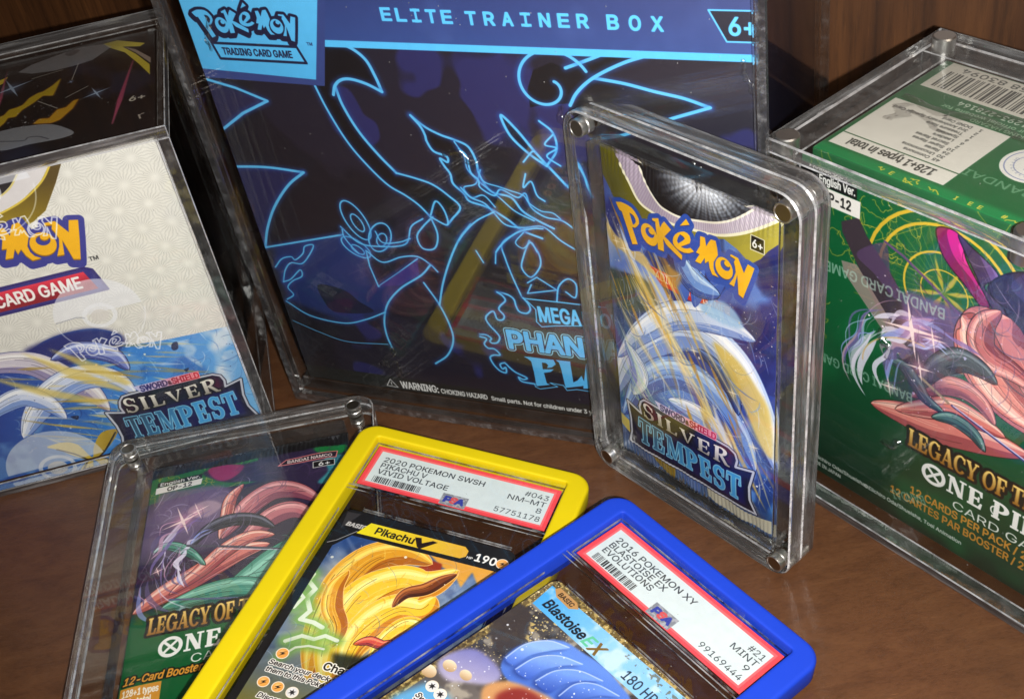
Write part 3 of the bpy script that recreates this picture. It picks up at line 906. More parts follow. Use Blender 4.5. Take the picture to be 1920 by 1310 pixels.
    L([(0.90, 6.49), (2.19, 6.50), (3.90, 6.50)], .07, False, None)
    L([(1.02, 6.40), (1.24, 6.13), (1.30, 6.04), (1.25, 5.48), (1.42, 5.27), (1.98, 5.40), (3.88, 5.67)], .06, False, None)
    A.text('MEGA', 1.4, 5.52, .66, (98, 190, 244), width=1.52, bold=.06, rot=1.2)
    A.text('EVOLUTION', 3.02, 5.56, .62, (98, 190, 244), width=3.0, bold=.05, rot=1.0)
    for col, o in (((140, 206, 236), .14), ((20, 26, 40), .1), ((86, 178, 238), .055)):
        A.text('PHANTASMAL', .02, 4.06, .84, col, width=7.25, rot=.6, outline=(col, o))
    for P in ([(0.48, 3.72), (0.75, 3.74), (1.24, 3.74), (1.65, 3.75), (1.71, 3.54), (1.53, 3.36), (1.33, 3.30), (1.40, 3.44), (1.33, 3.54), (1.17, 3.54), (1.16, 3.21), (1.60, 3.28), (1.46, 3.13), (1.18, 3.03), (1.22, 2.53), (1.35, 2.47), (0.78, 2.30), (0.78, 3.03), (0.75, 3.53), (0.63, 3.64)],
              [(1.72, 3.76), (2.29, 3.78), (2.28, 3.55), (2.28, 2.76), (2.45, 2.88), (2.64, 3.15), (2.76, 2.68), (1.94, 2.42), (1.88, 3.39), (1.84, 3.65)],
              [(2.88, 3.78), (3.18, 3.79), (3.50, 2.67), (3.29, 2.62), (3.22, 2.88), (2.94, 2.81), (2.86, 2.55), (2.63, 2.51)]):
        A.poly(np.array(P), (80, 172, 232))
    A.text('MES', 4.4, 2.4, 1.2, (80, 172, 232), width=2.6, bold=.1, rot=1)
    L([(0.72, 2.39), (0.74, 2.26), (0.91, 2.18), (1.63, 2.42), (1.35, 2.57), (1.87, 2.53), (1.98, 2.30), (2.38, 2.42), (3.47, 2.40)], .05, False, None)
    # warning strip
    A.poly(np.array([(-9.4, .9), (9.4, .9), (9.4, 1.72), (-9.4, 1.72)]), (30, 33, 33))
    tri = np.array([(-5.7, 1.18), (-5.48, 1.55), (-5.22, 1.16), (-5.7, 1.18)])
    A.line([tri], .035, (225, 225, 225))
    A.text('!', -5.49, 1.23, .17, (225, 225, 225), bold=.012)
    A.text('WARNING:', -5.05, 1.16, .36, (232, 232, 230), width=1.62, bold=.045, rot=1)
    A.text('CHOKING HAZARD', -3.32, 1.19, .24, (226, 226, 224), width=1.95, bold=.03, rot=.8)
    A.text('Small parts. Not for children under 3 years.', -1.2, 1.22, .2, (226, 226, 224), width=4.55, bold=.018, rot=.4)
    return A

# ---- cream display box, front
def storm(A, x0, x1, y0, y1, seed, streaks=26, ang=-28):
    """abstract storm: blue water, gold sparks, pale ribbons"""
    g = np.random.default_rng(seed)
    for i in range(streaks):
        x, y = g.uniform(x0, x1), g.uniform(y0, y1)
        ln = g.uniform(.12, .5) * (x1 - x0)
        a = math.radians(ang + g.normal(0, 6))
        c = [(214, 182, 84), (236, 214, 140), (170, 140, 60), (220, 226, 236)][g.integers(4)]
        A.streak((x, y), (x + ln * math.cos(a), y + ln * math.sin(a)), g.uniform(.03, .16), c, g.uniform(.35, .85))

def pack_watermark(A, x, y, r, rot=0):
    A.poly(ell(x, y, r, r, rot, 4, 176), (232, 232, 238), .62)
    A.poly(np.concatenate([ell(x, y, r, r, rot, 176, 184), ell(x, y - r * .1, r * .3, r * .3)]), (232, 232, 238), .0)
    A.line([ell(x, y, r, r, rot, 184, 356)], .05, (240, 240, 244), .45)
    A.line([ell(x, y - r * .02, r * .34, r * .3)], .16, (236, 236, 240), .7)
    A.poly(ell(x, y - r * .02, r * .2, r * .17), (214, 208, 202), .8)
    A.line([np.array([(x - r * .98, y + .06), (x - r * .5, y + .12), (x - r * .34, y)])], .025, (90, 100, 130), .6)
    P = logo_polys((x - r * 1.05, y - r * .62), r * 2.2 / 3.83, -6)
    A.line([np.concatenate([p, p[:1]]) for p in P], .05, (246, 246, 250), .75)

def art_cream_front():
    A = Art(-12.9, .3, 12.9, 13.2, 72, (224, 221, 212))
    X, Y = A.grid()
    # pressed star pattern of the paper
    s = 1.06
    best = np.full(X.shape, 9.0)
    ang = np.zeros(X.shape)
    for par in (0, 1):
        cxg = (np.round(X / s - .5 * par) + .5 * par) * s
        cyg = (np.round((Y / (s * .866) - par) / 2) * 2 + par) * s * .866
        r = np.hypot(X - cxg, Y - cyg)
        a = np.arctan2(Y - cyg, X - cxg)
        k = r < best
        best = np.where(k, r, best)
        ang = np.where(k, a, ang)
    ray = np.cos(ang * 24 + np.sin(best * 30) * .6) * np.clip((best - .08) / .2, 0, 1)
    spot = np.exp(-(best / .12) ** 2)
    A.c = A.c * (1 - .17 * (np.clip(ray, 0, 1) * np.clip(1.3 - best / .62, .25, 1))[..., None]) + .015 * spot[..., None]
    # upper left arcs
    A.poly([(-6.65, 14.50), (-5.14, 13.56), (-4.61, 13.31), (-5.13, 12.86), (-5.54, 12.60), (-7.99, 11.47)], (26, 24, 30))
    A.poly([(-4.65, 13.34), (-3.61, 13.32), (-4.12, 12.81), (-4.92, 12.30), (-5.78, 12.01), (-7.85, 11.80), (-7.65, 12.23), (-5.53, 12.62), (-5.06, 12.87)], (214, 208, 208))
    arc = np.array(sm([(-4.66, 13.30), (-5.09, 12.85), (-5.54, 12.60), (-6.69, 12.18), (-7.80, 11.90)]))
    A.line(arc, .06, (214, 196, 120))
    A.poly([(-3.61, 13.32), (-3.23, 13.27), (-3.66, 12.62), (-4.37, 11.68), (-5.21, 11.20), (-5.97, 11.55), (-8.14, 11.14), (-7.87, 11.74), (-5.79, 11.98), (-4.93, 12.27), (-4.11, 12.78)], lgrad((-5, 13.3), (84, 66, 22), (-6.2, 10.4), (206, 190, 78), (134, 112, 30)))
    A.line(sm([(-3.59, 13.31), (-4.09, 12.77), (-4.91, 12.26), (-5.80, 11.97), (-6.88, 11.75)]), .07, (214, 186, 70))
    # lower storm
    top = [(-18.27, 7.05), (-13.10, 7.76), (-9.94, 7.07), (-8.10, 6.41), (-7.66, 6.26), (-7.10, 6.22), (-6.42, 6.47), (-5.59, 6.58), (-4.62, 6.46), (-3.87, 5.92), (-3.82, 5.42), (-2.71, 5.20), (-1.25, 5.11), (0.12, 5.05), (1.69, 4.88)]
    bot = [(.3, .2), (-13, .2)]
    A.poly(np.array(list(map(tuple, sm(top))) + bot), lgrad((-9, 6), (44, 62, 140), (0, 1), (120, 184, 232), (58, 130, 208)))
    low = np.array(list(map(tuple, sm(top))) + bot)
    A.blotch(1.6, 21, (214, 224, 232), .58, .12, .9, np.array([(-2.71, 5.20), (0.12, 5.05), (0.03, 1.65), (-0.49, 1.50), (-1.17, 2.91), (-1.95, 3.38)]))
    A.blotch(.7, 23, (196, 214, 230), .6, .1, .7, np.array([(-2.42, 4.95), (0.48, 4.88), (0.05, 1.74), (-0.93, 2.40)]))
    A.blotch(1.2, 22, (30, 76, 158), .6, .15, .5, low)
    brush(A, (-9, .3, .2, 6), 300, 341, [(150, 200, 240), (220, 232, 244), (40, 96, 180), (24, 56, 130), (190, 214, 236)], -22, 24, (.2, 1.1), (.015, .07), .6, low)
    A.blotch(.9, 24, (120, 170, 220), .62, .12, .5, low)
    A.poly([(-7.32, 6.20), (-6.42, 6.47), (-5.59, 6.58), (-4.62, 6.46), (-3.85, 5.96), (-3.82, 5.42), (-4.54, 5.07), (-5.52, 5.20), (-6.51, 4.94), (-7.21, 5.38)], (38, 40, 100), .85, smooth=True, soft=.08)
    A.poly([(-9.54, 6.36), (-8.17, 6.24), (-7.49, 5.77), (-6.77, 5.02), (-6.46, 4.47), (-7.28, 5.20), (-8.02, 5.55), (-9.84, 5.68)], (206, 196, 206), .9, soft=.05)
    SIL = ((206, 216, 240), (120, 150, 210), (244, 246, 252))
    A.ribbon([(-10.54, 5.72), (-8.70, 5.98), (-7.27, 5.59), (-6.38, 4.49), (-5.79, 3.67), (-5.46, 2.50)], 1.1, ((206, 198, 210), (140, 130, 170), (240, 234, 230)), 41, ink=(50, 60, 120), lines=10)
    A.ribbon([(-8.91, 2.23), (-8.07, 3.22), (-6.98, 4.08), (-5.82, 4.40), (-4.79, 3.94), (-4.24, 2.92)], 1.2, SIL, 42, ink=(50, 70, 140), lines=10)
    A.ribbon([(-10.25, 3.36), (-9.09, 4.00), (-8.13, 4.18), (-7.46, 3.63), (-7.08, 2.65)], .9, SIL, 43, ink=(50, 70, 140), lines=8)
    A.ribbon([(-6.56, 5.55), (-5.49, 5.68), (-4.51, 5.15), (-4.09, 4.21)], .8, ((120, 134, 200), (60, 70, 140), (190, 200, 236)), 44, lines=7)
    storm(A, -9, -2.8, 1.5, 5.6, 31, 70, -25)
    for P in ([(-7.45, 6.24), (-5.72, 4.67), (-4.55, 3.34), (-4.78, 3.32), (-6.12, 4.40)], [(-6.49, 6.11), (-5.06, 4.85), (-4.18, 3.53), (-4.48, 3.53), (-5.56, 4.71)], [(-9.14, 5.64), (-6.85, 4.04), (-5.29, 2.97), (-5.76, 2.93), (-7.57, 4.09)]):
        A.poly(np.array(P), (222, 196, 100), .75, soft=.05)
    A.poly([(-8.28, 1.51), (-7.58, 1.53), (-7.16, 1.21), (-6.90, 0.43), (-6.63, 0.96), (-6.11, 1.54), (-5.51, 1.49), (-5.84, 1.00), (-6.50, 0.46), (-7.02, 0.31), (-7.50, 0.71), (-7.93, 1.21)], lgrad((-7, 1.6), (226, 196, 80), (-5.4, .8), (150, 120, 40)), 1, smooth=True)
    A.line(sm([(-5.63, 1.37), (-6.39, 0.53), (-6.96, 0.28), (-7.46, 0.81), (-7.99, 1.26)]), .07, (40, 34, 24))
    for P in ([(-2.21, 4.93), (-2.02, 4.94), (-2.07, 4.64), (-2.25, 4.58), (-2.31, 4.72)], [(-6.91, 2.70), (-6.62, 2.65), (-6.73, 2.47)], [(-2.19, 3.57), (-1.99, 3.60), (-2.12, 3.44)]):
        A.poly(np.array(P), (26, 40, 70), .9, smooth=True)
    A.sparks(260, (-9, 1.5, -2.6, 6), .018, [(250, 240, 200), (240, 246, 252), (236, 206, 130)], 41)
    A.sparks(70, (-8, .6, .1, 4.6), .02, [(30, 52, 92), (20, 40, 80)], 42)
    # logo and red banner
    logo(A, np.array((-3.5, 11.04)) - (L1 - L0) * 1.87, 1.87, (58, 62, 142), (240, 178, 30), .2, drop=(-.06, -.16), inner=(150, 104, 10))
    A.text('TM', -3.72, 9.32, .16, (60, 60, 60), bold=.01)
    bn = np.array([(-10.4, 9.1), (-4.02, 9.1), (-3.78, 8.95), (-3.55, 8.0), (-10.5, 8.0)])
    A.poly(bn, (56, 54, 124))
    A.line([np.concatenate([bn, bn[:1]])], .1, (50, 44, 110))
    A.poly(np.array([(-10.2, 8.95), (-4.1, 8.95), (-3.85, 8.12), (-10.2, 8.12)]), vgrad(8.1, (120, 30, 44), 9, (236, 62, 84), ))
    A.poly(np.array([(-10.2, 8.5), (-4.0, 8.5), (-3.85, 8.12), (-10.2, 8.12)]), (142, 38, 48), .8)
    A.text('TRADING CARD GAME', -4.35, 8.3, .5, (244, 240, 236), width=5.6, bold=.045, align='r')
    # print on the wrap
    pack_watermark(A, -4.22, 7.0, 1.6)
    pack_watermark(A, -6.1, 12.9, 1.75)
    pack_watermark(A, -2.9, .55, 1.55)
    pack_watermark(A, -8.3, .4, 1.9)
    c = np.array
    O, U, V = c((-5.62, 2.48)), c((-.3, 2.43)), c((-5.52, .42))
    set_logo(A, lambda x, y: O + (U - O) * (x / 10) + (c((0, 1)) * (y - 3.5) * .62))
    return A

def art_cream_top():
    A = Art(-12.9, 0, 12.9, 8.6, 60, (20, 19, 22))
    A.blotch(2, 71, (34, 40, 66), .6, .15, .6)
    bolt = lambda P, c: A.poly(np.array(P), c)
    Y1 = [(-6.32, 3.33), (-5.64, 3.97), (-5.42, 4.02), (-5.27, 4.37), (-5.00, 4.40), (-4.78, 4.50), (-4.59, 4.92), (-4.30, 5.16), (-4.11, 5.19), (-3.78, 5.51), (-3.50, 5.95), (-3.58, 5.40), (-3.72, 4.68), (-4.08, 4.87), (-4.43, 4.44), (-4.79, 4.11), (-4.98, 3.71), (-5.25, 3.76), (-5.36, 3.41), (-5.56, 3.14), (-6.23, 2.56)]
    A.poly(np.array(Y1), (196, 120, 34), soft=.05)
    A.poly(np.array(Y1), (170, 142, 32), soft=.015)
    Y2 = [(-4.30, 2.86), (-4.10, 3.13), (-3.75, 2.99), (-3.49, 3.52), (-3.18, 3.53), (-2.94, 3.92), (-2.75, 3.95), (-2.94, 3.32), (-3.15, 3.01), (-3.35, 2.70), (-3.64, 2.61)]
    A.poly(np.array(Y2), (190, 104, 30), soft=.06)
    A.poly(np.array(Y2), (172, 128, 32), soft=.02)
    A.poly([(-6.66, 6.15), (-5.96, 6.91), (-5.54, 7.10), (-5.69, 6.63), (-5.91, 6.47), (-6.60, 5.58)], (206, 180, 50))
    A.streak([(-1.49, 1.50)][0], [(-0.83, 6.13)][0], .2, (150, 60, 90))
    A.line([[(-1.48, 1.53), (-0.82, 6.03)]], .08, (140, 66, 88), .7, soft=.06)
    A.streak([(-5.70, 4.17)][0], [(-5.62, 7.90)][0], .14, (150, 70, 90))
    for p, r in (([(-5.32, 6.06)][0], .9), ([(-2.13, 4.10)][0], .6), ([(-3.11, 5.47)][0], .2)):
        A.star(p[0], p[1], r, (170, 190, 216), .8, 20, (120, 150, 200))
    for a, b in (([(-4.61, 6.46)][0], [(-3.47, 6.63)][0]), ([(-3.23, 4.29)][0], [(-2.45, 4.80)][0]), ([(-3.08, 5.59)][0], [(-2.90, 6.84)][0]), ([(-3.49, 3.61)][0], [(-4.25, 4.52)][0])):
        A.line([np.array([a, b])], .035, (196, 190, 180), .8)
    A.poly([(-2.00, 8.06), (-1.47, 8.11), (-0.38, 7.30), (-0.58, 7.11), (-1.24, 7.43), (-0.73, 6.56), (-0.20, 5.41), (-0.19, 4.57), (-0.60, 5.63), (-1.15, 6.89), (-1.74, 7.59)], lgrad((-2, 8.2), (150, 140, 60), (-.2, 6), (196, 176, 60), (206, 190, 70)))
    A.poly([(-1.20, 7.41), (-0.74, 6.95), (-0.16, 5.95), (-0.16, 5.48), (-0.74, 6.66)], (180, 160, 146), .8)
    A.sparks(80, (-6, 2.6, -3.4, 4.0), .02, [(190, 190, 190), (150, 150, 160)], 72)
    A.text('6+', -.92, 2.85, .34, (176, 168, 156), width=.55, bold=.03)
    # wrap print
    A.poly([(-5.20, 7.29), (-4.71, 7.69), (-4.16, 7.87), (-3.48, 8.09), (-2.83, 8.22), (-2.00, 8.06), (-1.66, 7.66), (-2.36, 6.88), (-2.99, 6.75), (-3.79, 6.71), (-4.64, 6.90)], (170, 172, 178), .6)
    A.poly([(-3.47, 7.98), (-3.24, 8.15), (-2.90, 8.01), (-3.05, 7.75), (-3.29, 7.69)], (70, 66, 70), .8, smooth=True)
    A.poly([(-5.88, 2.70), (-5.16, 2.89), (-4.40, 2.79), (-3.72, 2.56), (-3.24, 2.16), (-2.80, 1.53), (-3.19, 1.33), (-4.28, 1.42), (-5.38, 1.51)], (168, 172, 180), .62, smooth=True)
    A.line(sm([(-5.45, 2.16), (-4.57, 1.80), (-4.40, 1.95), (-4.03, 1.84), (-3.67, 1.50)]), .04, (40, 40, 50), .8)
    A.text('r', -.55, 1.4, .45, (150, 140, 130), width=.22, rot=10)
    return A

# ---- foil booster of the blue storm set
def art_storm_pack():
    A = Art(-3.4, .8, 6.8, 12.5, 104, (40, 44, 110))
    A.poly(_rect(-3.5, .7, 3.5, 7), vgrad(7, (44, 60, 140), 1.2, (60, 128, 196)))
    A.blotch(1.4, 51, (96, 140, 214), .5, .15, .8)
    A.blotch(.8, 52, (24, 30, 84), .58, .1, .6)
    A.poly(_rect(-3.5, 3.0, -1.6, 8.6), (40, 92, 100), .35, soft=.5)
    # dome of rays in a gold collar
    outer = [(-3.43, 12.44), (-3.17, 12.06), (-2.93, 11.60), (-2.29, 11.32), (-1.25, 11.21), (-0.32, 11.20), (0.66, 11.37), (1.54, 11.80), (2.23, 12.18), (2.71, 11.61), (3.24, 12.31), (3.55, 12.76), (3.47, 15.93), (-3.23, 14.41)]
    A.poly(np.array([(-3.55, 12.50), (-3.22, 12.04), (-2.89, 11.58), (-2.16, 11.37), (-1.48, 11.32), (-0.32, 11.31), (0.44, 11.41), (1.50, 11.88), (1.96, 11.75), (2.44, 11.43), (2.78, 11.74), (3.04, 12.11), (3.43, 12.52), (3.35, 15.89), (-3.35, 14.37)]), lgrad((-3.2, 13), (84, 80, 20), (3.2, 11.6), (176, 164, 66), (128, 120, 40)))
    band_out = [(-2.52, 12.89), (-2.16, 12.49), (-1.72, 11.91), (-1.14, 11.73), (-0.45, 11.66), (0.19, 11.70), (1.11, 11.85), (2.23, 12.38), (3.22, 13.09), (3.54, 13.36)]
    band_in = [(-1.76, 13.03), (-1.48, 12.61), (-0.96, 12.13), (-0.55, 12.01), (-0.06, 11.98), (0.46, 12.06), (1.01, 12.22), (1.51, 12.45), (1.89, 12.69), (2.37, 13.09), (2.89, 13.63)]
    topc = [(3.6, 14), (-3.6, 14)]
    A.poly(np.array(list(map(tuple, sm(band_out))) + topc), lgrad((-1, 12), (176, 164, 176), (3.2, 13), (222, 214, 218)))
    X, Y = A.grid()
    mk, bb = A.mask([np.array(list(map(tuple, sm(band_out))) + topc)])
    cx, cyy = .6, 16.4
    an = np.arctan2(X - cx, cyy - Y)
    st = (np.sin(an * 330) * .5 + .5)[bb[1]:bb[3], bb[0]:bb[2]]
    A.put(mk * st, bb, (150, 128, 156), .55)
    A.line(sm(band_out), .09, (240, 234, 200))
    A.poly(np.array(list(map(tuple, sm(band_in))) + topc), (26, 24, 26))
    mk, bb = A.mask([np.array(list(map(tuple, sm(band_in))) + topc)])
    c2 = np.array((.75, 13.5))
    r = np.hypot((X - c2[0]) * .8, Y - c2[1])
    a = np.arctan2(Y - c2[1], X - c2[0])
    ry = np.clip(.45 + .4 * np.cos(a * 46) + .35 * np.cos(a * 29 + 1) + .25 * np.cos(r * 60), 0, 1)
    fall = np.clip(1.25 - r / 1.3, 0, 1)
    A.put(mk * (fall * (.35 + .65 * ry))[bb[1]:bb[3], bb[0]:bb[2]], bb, (206, 220, 240), 1)
    A.put(mk * np.clip(1 - np.hypot((X - .6) * .6, Y - 13.3) / .9, 0, 1)[bb[1]:bb[3], bb[0]:bb[2]], bb, (250, 250, 252), .9)
    A.line(sm(band_in), .07, (240, 234, 214))
    A.poly(np.array([(-1.75, 9.75), (1.7, 9.6), (1.7, 9.1), (-1.75, 9.2)]), (206, 48, 30))
    A.text('TRADING CARD GAME', -1.6, 9.36, .28, (240, 228, 214), width=3.1, rot=-1.5)
    # sweeping ribbons
    R = lambda P, c, al=1, so=.03: A.poly(np.array(P), c, al, soft=so, smooth=True)
    R([(-3.37, 10.47), (-2.89, 10.15), (-2.27, 10.05), (-1.73, 10.02), (-1.43, 9.64), (-1.05, 9.26), (-0.66, 8.88), (-0.36, 8.54), (-1.10, 8.18), (-1.31, 8.84), (-1.71, 9.11), (-2.35, 9.02), (-3.41, 8.74), (-3.37, 9.55)], lgrad((-3, 11), (222, 214, 190), (-1, 8.6), (176, 190, 226), (96, 130, 206)))
    R([(-3.37, 10.50), (-2.88, 10.23), (-2.26, 10.16), (-1.65, 10.02), (-1.35, 9.68), (-1.04, 9.41), (-1.36, 9.45), (-1.84, 9.65), (-2.50, 9.77), (-3.17, 9.85)], (204, 176, 110), .9)
    R([(-3.41, 8.70), (-2.48, 8.96), (-1.71, 9.11), (-1.39, 8.92), (-1.27, 8.14), (-2.60, 7.48), (-3.38, 7.62)], (60, 74, 60), .85, .08)
    SIL = ((196, 212, 240), (110, 140, 206), (240, 244, 252))
    BLU = ((110, 150, 216), (50, 74, 150), (180, 206, 240))
    A.ribbon([(-3.67, 3.17), (-3.04, 4.71), (-2.08, 6.26), (-0.77, 7.50), (0.58, 8.02), (1.70, 7.72), (2.48, 6.87), (3.04, 5.55), (3.46, 3.92)], 1.5, SIL, 31, ink=(60, 80, 150), lines=14)
    A.ribbon([(-3.22, 2.57), (-2.21, 4.44), (-0.85, 5.80), (0.36, 6.03), (1.36, 5.57), (2.17, 4.68), (2.66, 3.58)], 1.3, BLU, 32, ink=(40, 56, 120), lines=12)
    A.ribbon([(-3.30, 5.11), (-2.05, 6.79), (-0.74, 8.08), (0.60, 8.73), (1.71, 8.88), (2.62, 8.81)], 1.0, SIL, 33, ink=(60, 80, 150), lines=9)
    A.ribbon([(-2.84, 6.05), (-2.32, 5.45), (-2.18, 4.82), (-2.63, 3.85)], .8, SIL, 34, ink=(60, 80, 150), lines=6)
    A.ribbon([(-0.91, 4.63), (0.15, 4.71), (1.17, 4.43), (1.84, 3.59)], .8, SIL, 35, ink=(60, 80, 150), lines=7)
    A.ribbon([(0.40, 7.37), (1.21, 7.07), (1.77, 6.47), (2.01, 5.61)], .7, ((40, 70, 130), (22, 34, 84), (90, 130, 200)), 36, lines=6)
    R([(1.07, 8.02), (2.01, 7.81), (2.79, 7.04), (3.18, 6.29), (3.29, 4.51), (2.81, 4.90), (2.25, 6.08), (1.69, 7.00)], lgrad((1.5, 6), (220, 190, 90), (3.3, 2.5), (240, 210, 130)), .9, .06)
    for P in ([(-0.13, 10.13), (0.15, 10.12), (0.19, 9.57), (-0.02, 8.96), (-0.25, 9.14), (-0.39, 9.59)], [(0.31, 10.33), (0.75, 10.56), (0.78, 10.26), (0.69, 9.51), (0.37, 8.99), (0.22, 9.36)], [(1.04, 10.37), (1.52, 10.45), (1.33, 9.87), (1.03, 9.45), (0.88, 9.45)], [(1.59, 10.24), (1.81, 10.13), (1.66, 9.78), (1.25, 9.63)]):
        A.poly(np.array(P), lgrad((0, 9.6), (70, 110, 200), (1.5, 8), (34, 40, 110)), 1, smooth=True)
    R([(0.60, 9.03), (0.95, 9.52), (1.51, 9.68), (1.95, 9.49), (2.17, 9.06), (1.50, 8.88)], (150, 190, 226), .9, .05)
    A.ribbon([(-0.26, 10.85), (-0.05, 10.38), (0.25, 10.02), (0.70, 9.87), (1.33, 9.87)], 1.0, BLU, 37, lines=6)
    R([(-0.95, 10.35), (-0.53, 10.03), (-0.14, 9.92), (-0.40, 9.29), (-0.67, 9.58), (-0.77, 9.93)], (190, 140, 66), .85, .06)
    for a_, b_, w_ in (((-3.2, 11.0), (1.4, 4.2), .5), ((-2.6, 9.4), (2.6, 2.6), .4), ((-1.2, 10.2), (3.0, 4.6), .3), ((-3.3, 8.0), (-.4, 4.6), .35)):
        A.streak(a_, b_, w_, (236, 200, 110), .42)
        A.streak(a_, b_, w_ * .3, (255, 240, 200), .5)
    g = np.random.default_rng(55)
    for i in range(96):
        t = g.random()
        x = -3 + 5.2 * t + g.normal(0, .5)
        y = 10.6 - 6.5 * t + g.normal(0, 1.1)
        ln = g.uniform(.8, 3)
        an = math.radians(-62 + g.normal(0, 5))
        A.streak((x, y), (x + ln * math.cos(an), y + ln * math.sin(an)), g.uniform(.03, .2), [(224, 184, 80), (240, 220, 150), (190, 140, 50), (226, 232, 240)][g.integers(4)], g.uniform(.4, .9))
    A.streak((-3.3, 7.0), (-1.6, 4.2), .1, (230, 240, 220), .7)
    for i in range(16):
        A.streak((-3.2 + g.uniform(0, 1), 5.2 + g.uniform(-1, 1)), (-2.0 + g.uniform(-.4, .8), 3.6 + g.uniform(-.6, .6)), .06, (200, 226, 190), .6)
    A.sparks(420, (-3.4, 2.4, 3.4, 11), .018, [(255, 248, 226), (255, 255, 255), (240, 206, 130)], 56)
    for (x, y, r) in ((-2.9, 10, .25), (-2.5, 9.9, .3), (1.8, 6.4, .3), (.2, 7.2, .25), (2.6, 4.6, .3), (-1.5, 5.3, .25)):
        A.star(x, y, r, (255, 244, 214), .9, 15, (255, 220, 150))
    brush(A, (-3.4, 2, 3.4, 11), 240, 321, [(206, 220, 244), (120, 160, 226), (60, 90, 170), (236, 226, 200)], -62, 14, (.3, 1.6), (.015, .07), .55)
    brush(A, (-3.4, 2.4, -.5, 7), 120, 322, [(190, 220, 190), (120, 180, 150), (226, 236, 214), (90, 140, 110)], -50, 30, (.2, .8), (.012, .04), .7)
    # lower folds
    A.poly(_rect(-3.5, .7, 3.5, 2.0), (44, 60, 96), .7, soft=.2)
    A.poly(np.array([(-3.4, 2.6), (-2.9, 2.5), (-2.9, 1.9), (-3.4, 2.1)]), (214, 196, 96))
    A.poly(np.array([(-2.0, 1.6), (-.8, 1.55), (-.9, .9), (-1.6, 1.1)]), (130, 106, 30))
    A.poly(np.array([(.6, 1.6), (2.4, 1.5), (3.3, 1.7), (3.3, 1.1), (1.6, .95), (.6, 1.1)]), (186, 182, 160))
    A.poly(np.array([(-.9, 1.55), (.4, 1.6), (.2, .9), (-.4, 1.1)]), (70, 100, 160))
    X, Y = A.grid()
    rid = (np.sin(X * 50) * .5 + .5) * np.clip((1.55 - Y) / .2, 0, 1)
    A.put(rid * .5, (0, 0, A.W, A.H), (200, 200, 196), .5)
    c = np.array
    set_logo(A, lambda x, y: c((-2.95 + .555 * x, 1.42 + .565 * y + .012 * x)))
    logo(A, (-2.8, 11.46), 1.402, (44, 78, 168), (244, 182, 34), .155, drop=(-.04, -.1), inner=(60, 50, 90))
    A.poly(_rect(2.42, 11.92, 2.92, 12.42), (226, 220, 190))
    A.poly(_rect(2.45, 11.95, 2.89, 12.39), (24, 22, 20))
    A.text('6+', 2.5, 12.04, .25, (240, 240, 236), width=.34, bold=.025)
    return A

# ---- green set: front of the display box and the booster
GOLDL = (214, 176, 52)
def chart_lines(A, box, seed, n=9):
    """old sea chart: wandering coast lines, rhumb lines"""
    g = np.random.default_rng(seed)
    for i in range(n):
        x, y = g.uniform(box[0], box[2]), g.uniform(box[1], box[3])
        a = g.uniform(0, 6.28)
        P = [(x, y)]
        for k in range(70):
            a += g.normal(0, .7)
            x += .045 * math.cos(a)
            y += .045 * math.sin(a)
            P.append((x, y))
        A.line([np.array(P)], .02, GOLDL, .75)
    for i in range(n // 2):
        x, y = g.uniform(box[0], box[2]), g.uniform(box[1], box[3])
        a = g.uniform(0, 3.14)
        A.line([np.array([(x, y), (x + 3 * math.cos(a), y + 3 * math.sin(a))])], .022, GOLDL, .6)

def slashes(A, c, r0, r1, a0, a1, seed, n=16, w=.16):
    """tapering arcs of a sweeping motion"""
    g = np.random.default_rng(seed)
    for i in range(n):
        r = g.uniform(r0, r1)
        a = g.uniform(a0, a1)
        b = a + g.uniform(20, 60)
        t = np.linspace(0, 1, 18)
        ww = g.uniform(.15, 1) ** 2 * w
        wob = 1 + .05 * np.sin(t * g.uniform(2, 9) + g.uniform(0, 6))
        an = np.radians(a + (b - a) * t)
        ro = r * wob + ww * np.sin(np.pi * t) ** .8
        ri = r * wob - ww * np.sin(np.pi * t) ** .8 * .3
        o = np.stack([c[0] + ro * np.cos(an), c[1] + ro * np.sin(an)], 1)
        q = np.stack([c[0] + ri * np.cos(an), c[1] + ri * np.sin(an)], 1)[::-1]
        A.poly(np.concatenate([o, q]), [(186, 196, 244), (146, 160, 226), (232, 226, 246), (120, 104, 168), (96, 84, 130), (206, 160, 190)][g.integers(6)], g.uniform(.55, .95))

def brush(A, box, n, seed, cols, ang=40, spread=25, ln=(.2, .9), w=(.015, .06), alpha=.6, clip=None):
    """loose painterly strokes that follow one direction"""
    g = np.random.default_rng(seed)
    keep = A.clip
    if clip is not None:
        mk, bb = A.mask([np.asarray(clip, float)])
        full = np.zeros((A.H, A.W))
        full[bb[1]:bb[3], bb[0]:bb[2]] = mk
        A.clip = full if keep is None else full * keep
    for i in range(n):
        x, y = g.uniform(box[0], box[2]), g.uniform(box[1], box[3])
        a = math.radians(ang + g.normal(0, spread))
        l = g.uniform(*ln)
        k = g.normal(0, .9) / l
        t = np.linspace(0, 1, 9)
        an = a + k * l * t
        P = np.stack([x + l * t * np.cos(an), y + l * t * np.sin(an)], 1)
        ww = g.uniform(*w)
        nn = np.stack([-np.sin(an), np.cos(an)], 1) * (ww / 2 * np.sin(np.pi * t) ** .7)[:, None]
        A.poly(np.concatenate([P + nn, (P - nn)[::-1]]), cols[g.integers(len(cols))], alpha * g.uniform(.4, 1))
    A.clip = keep

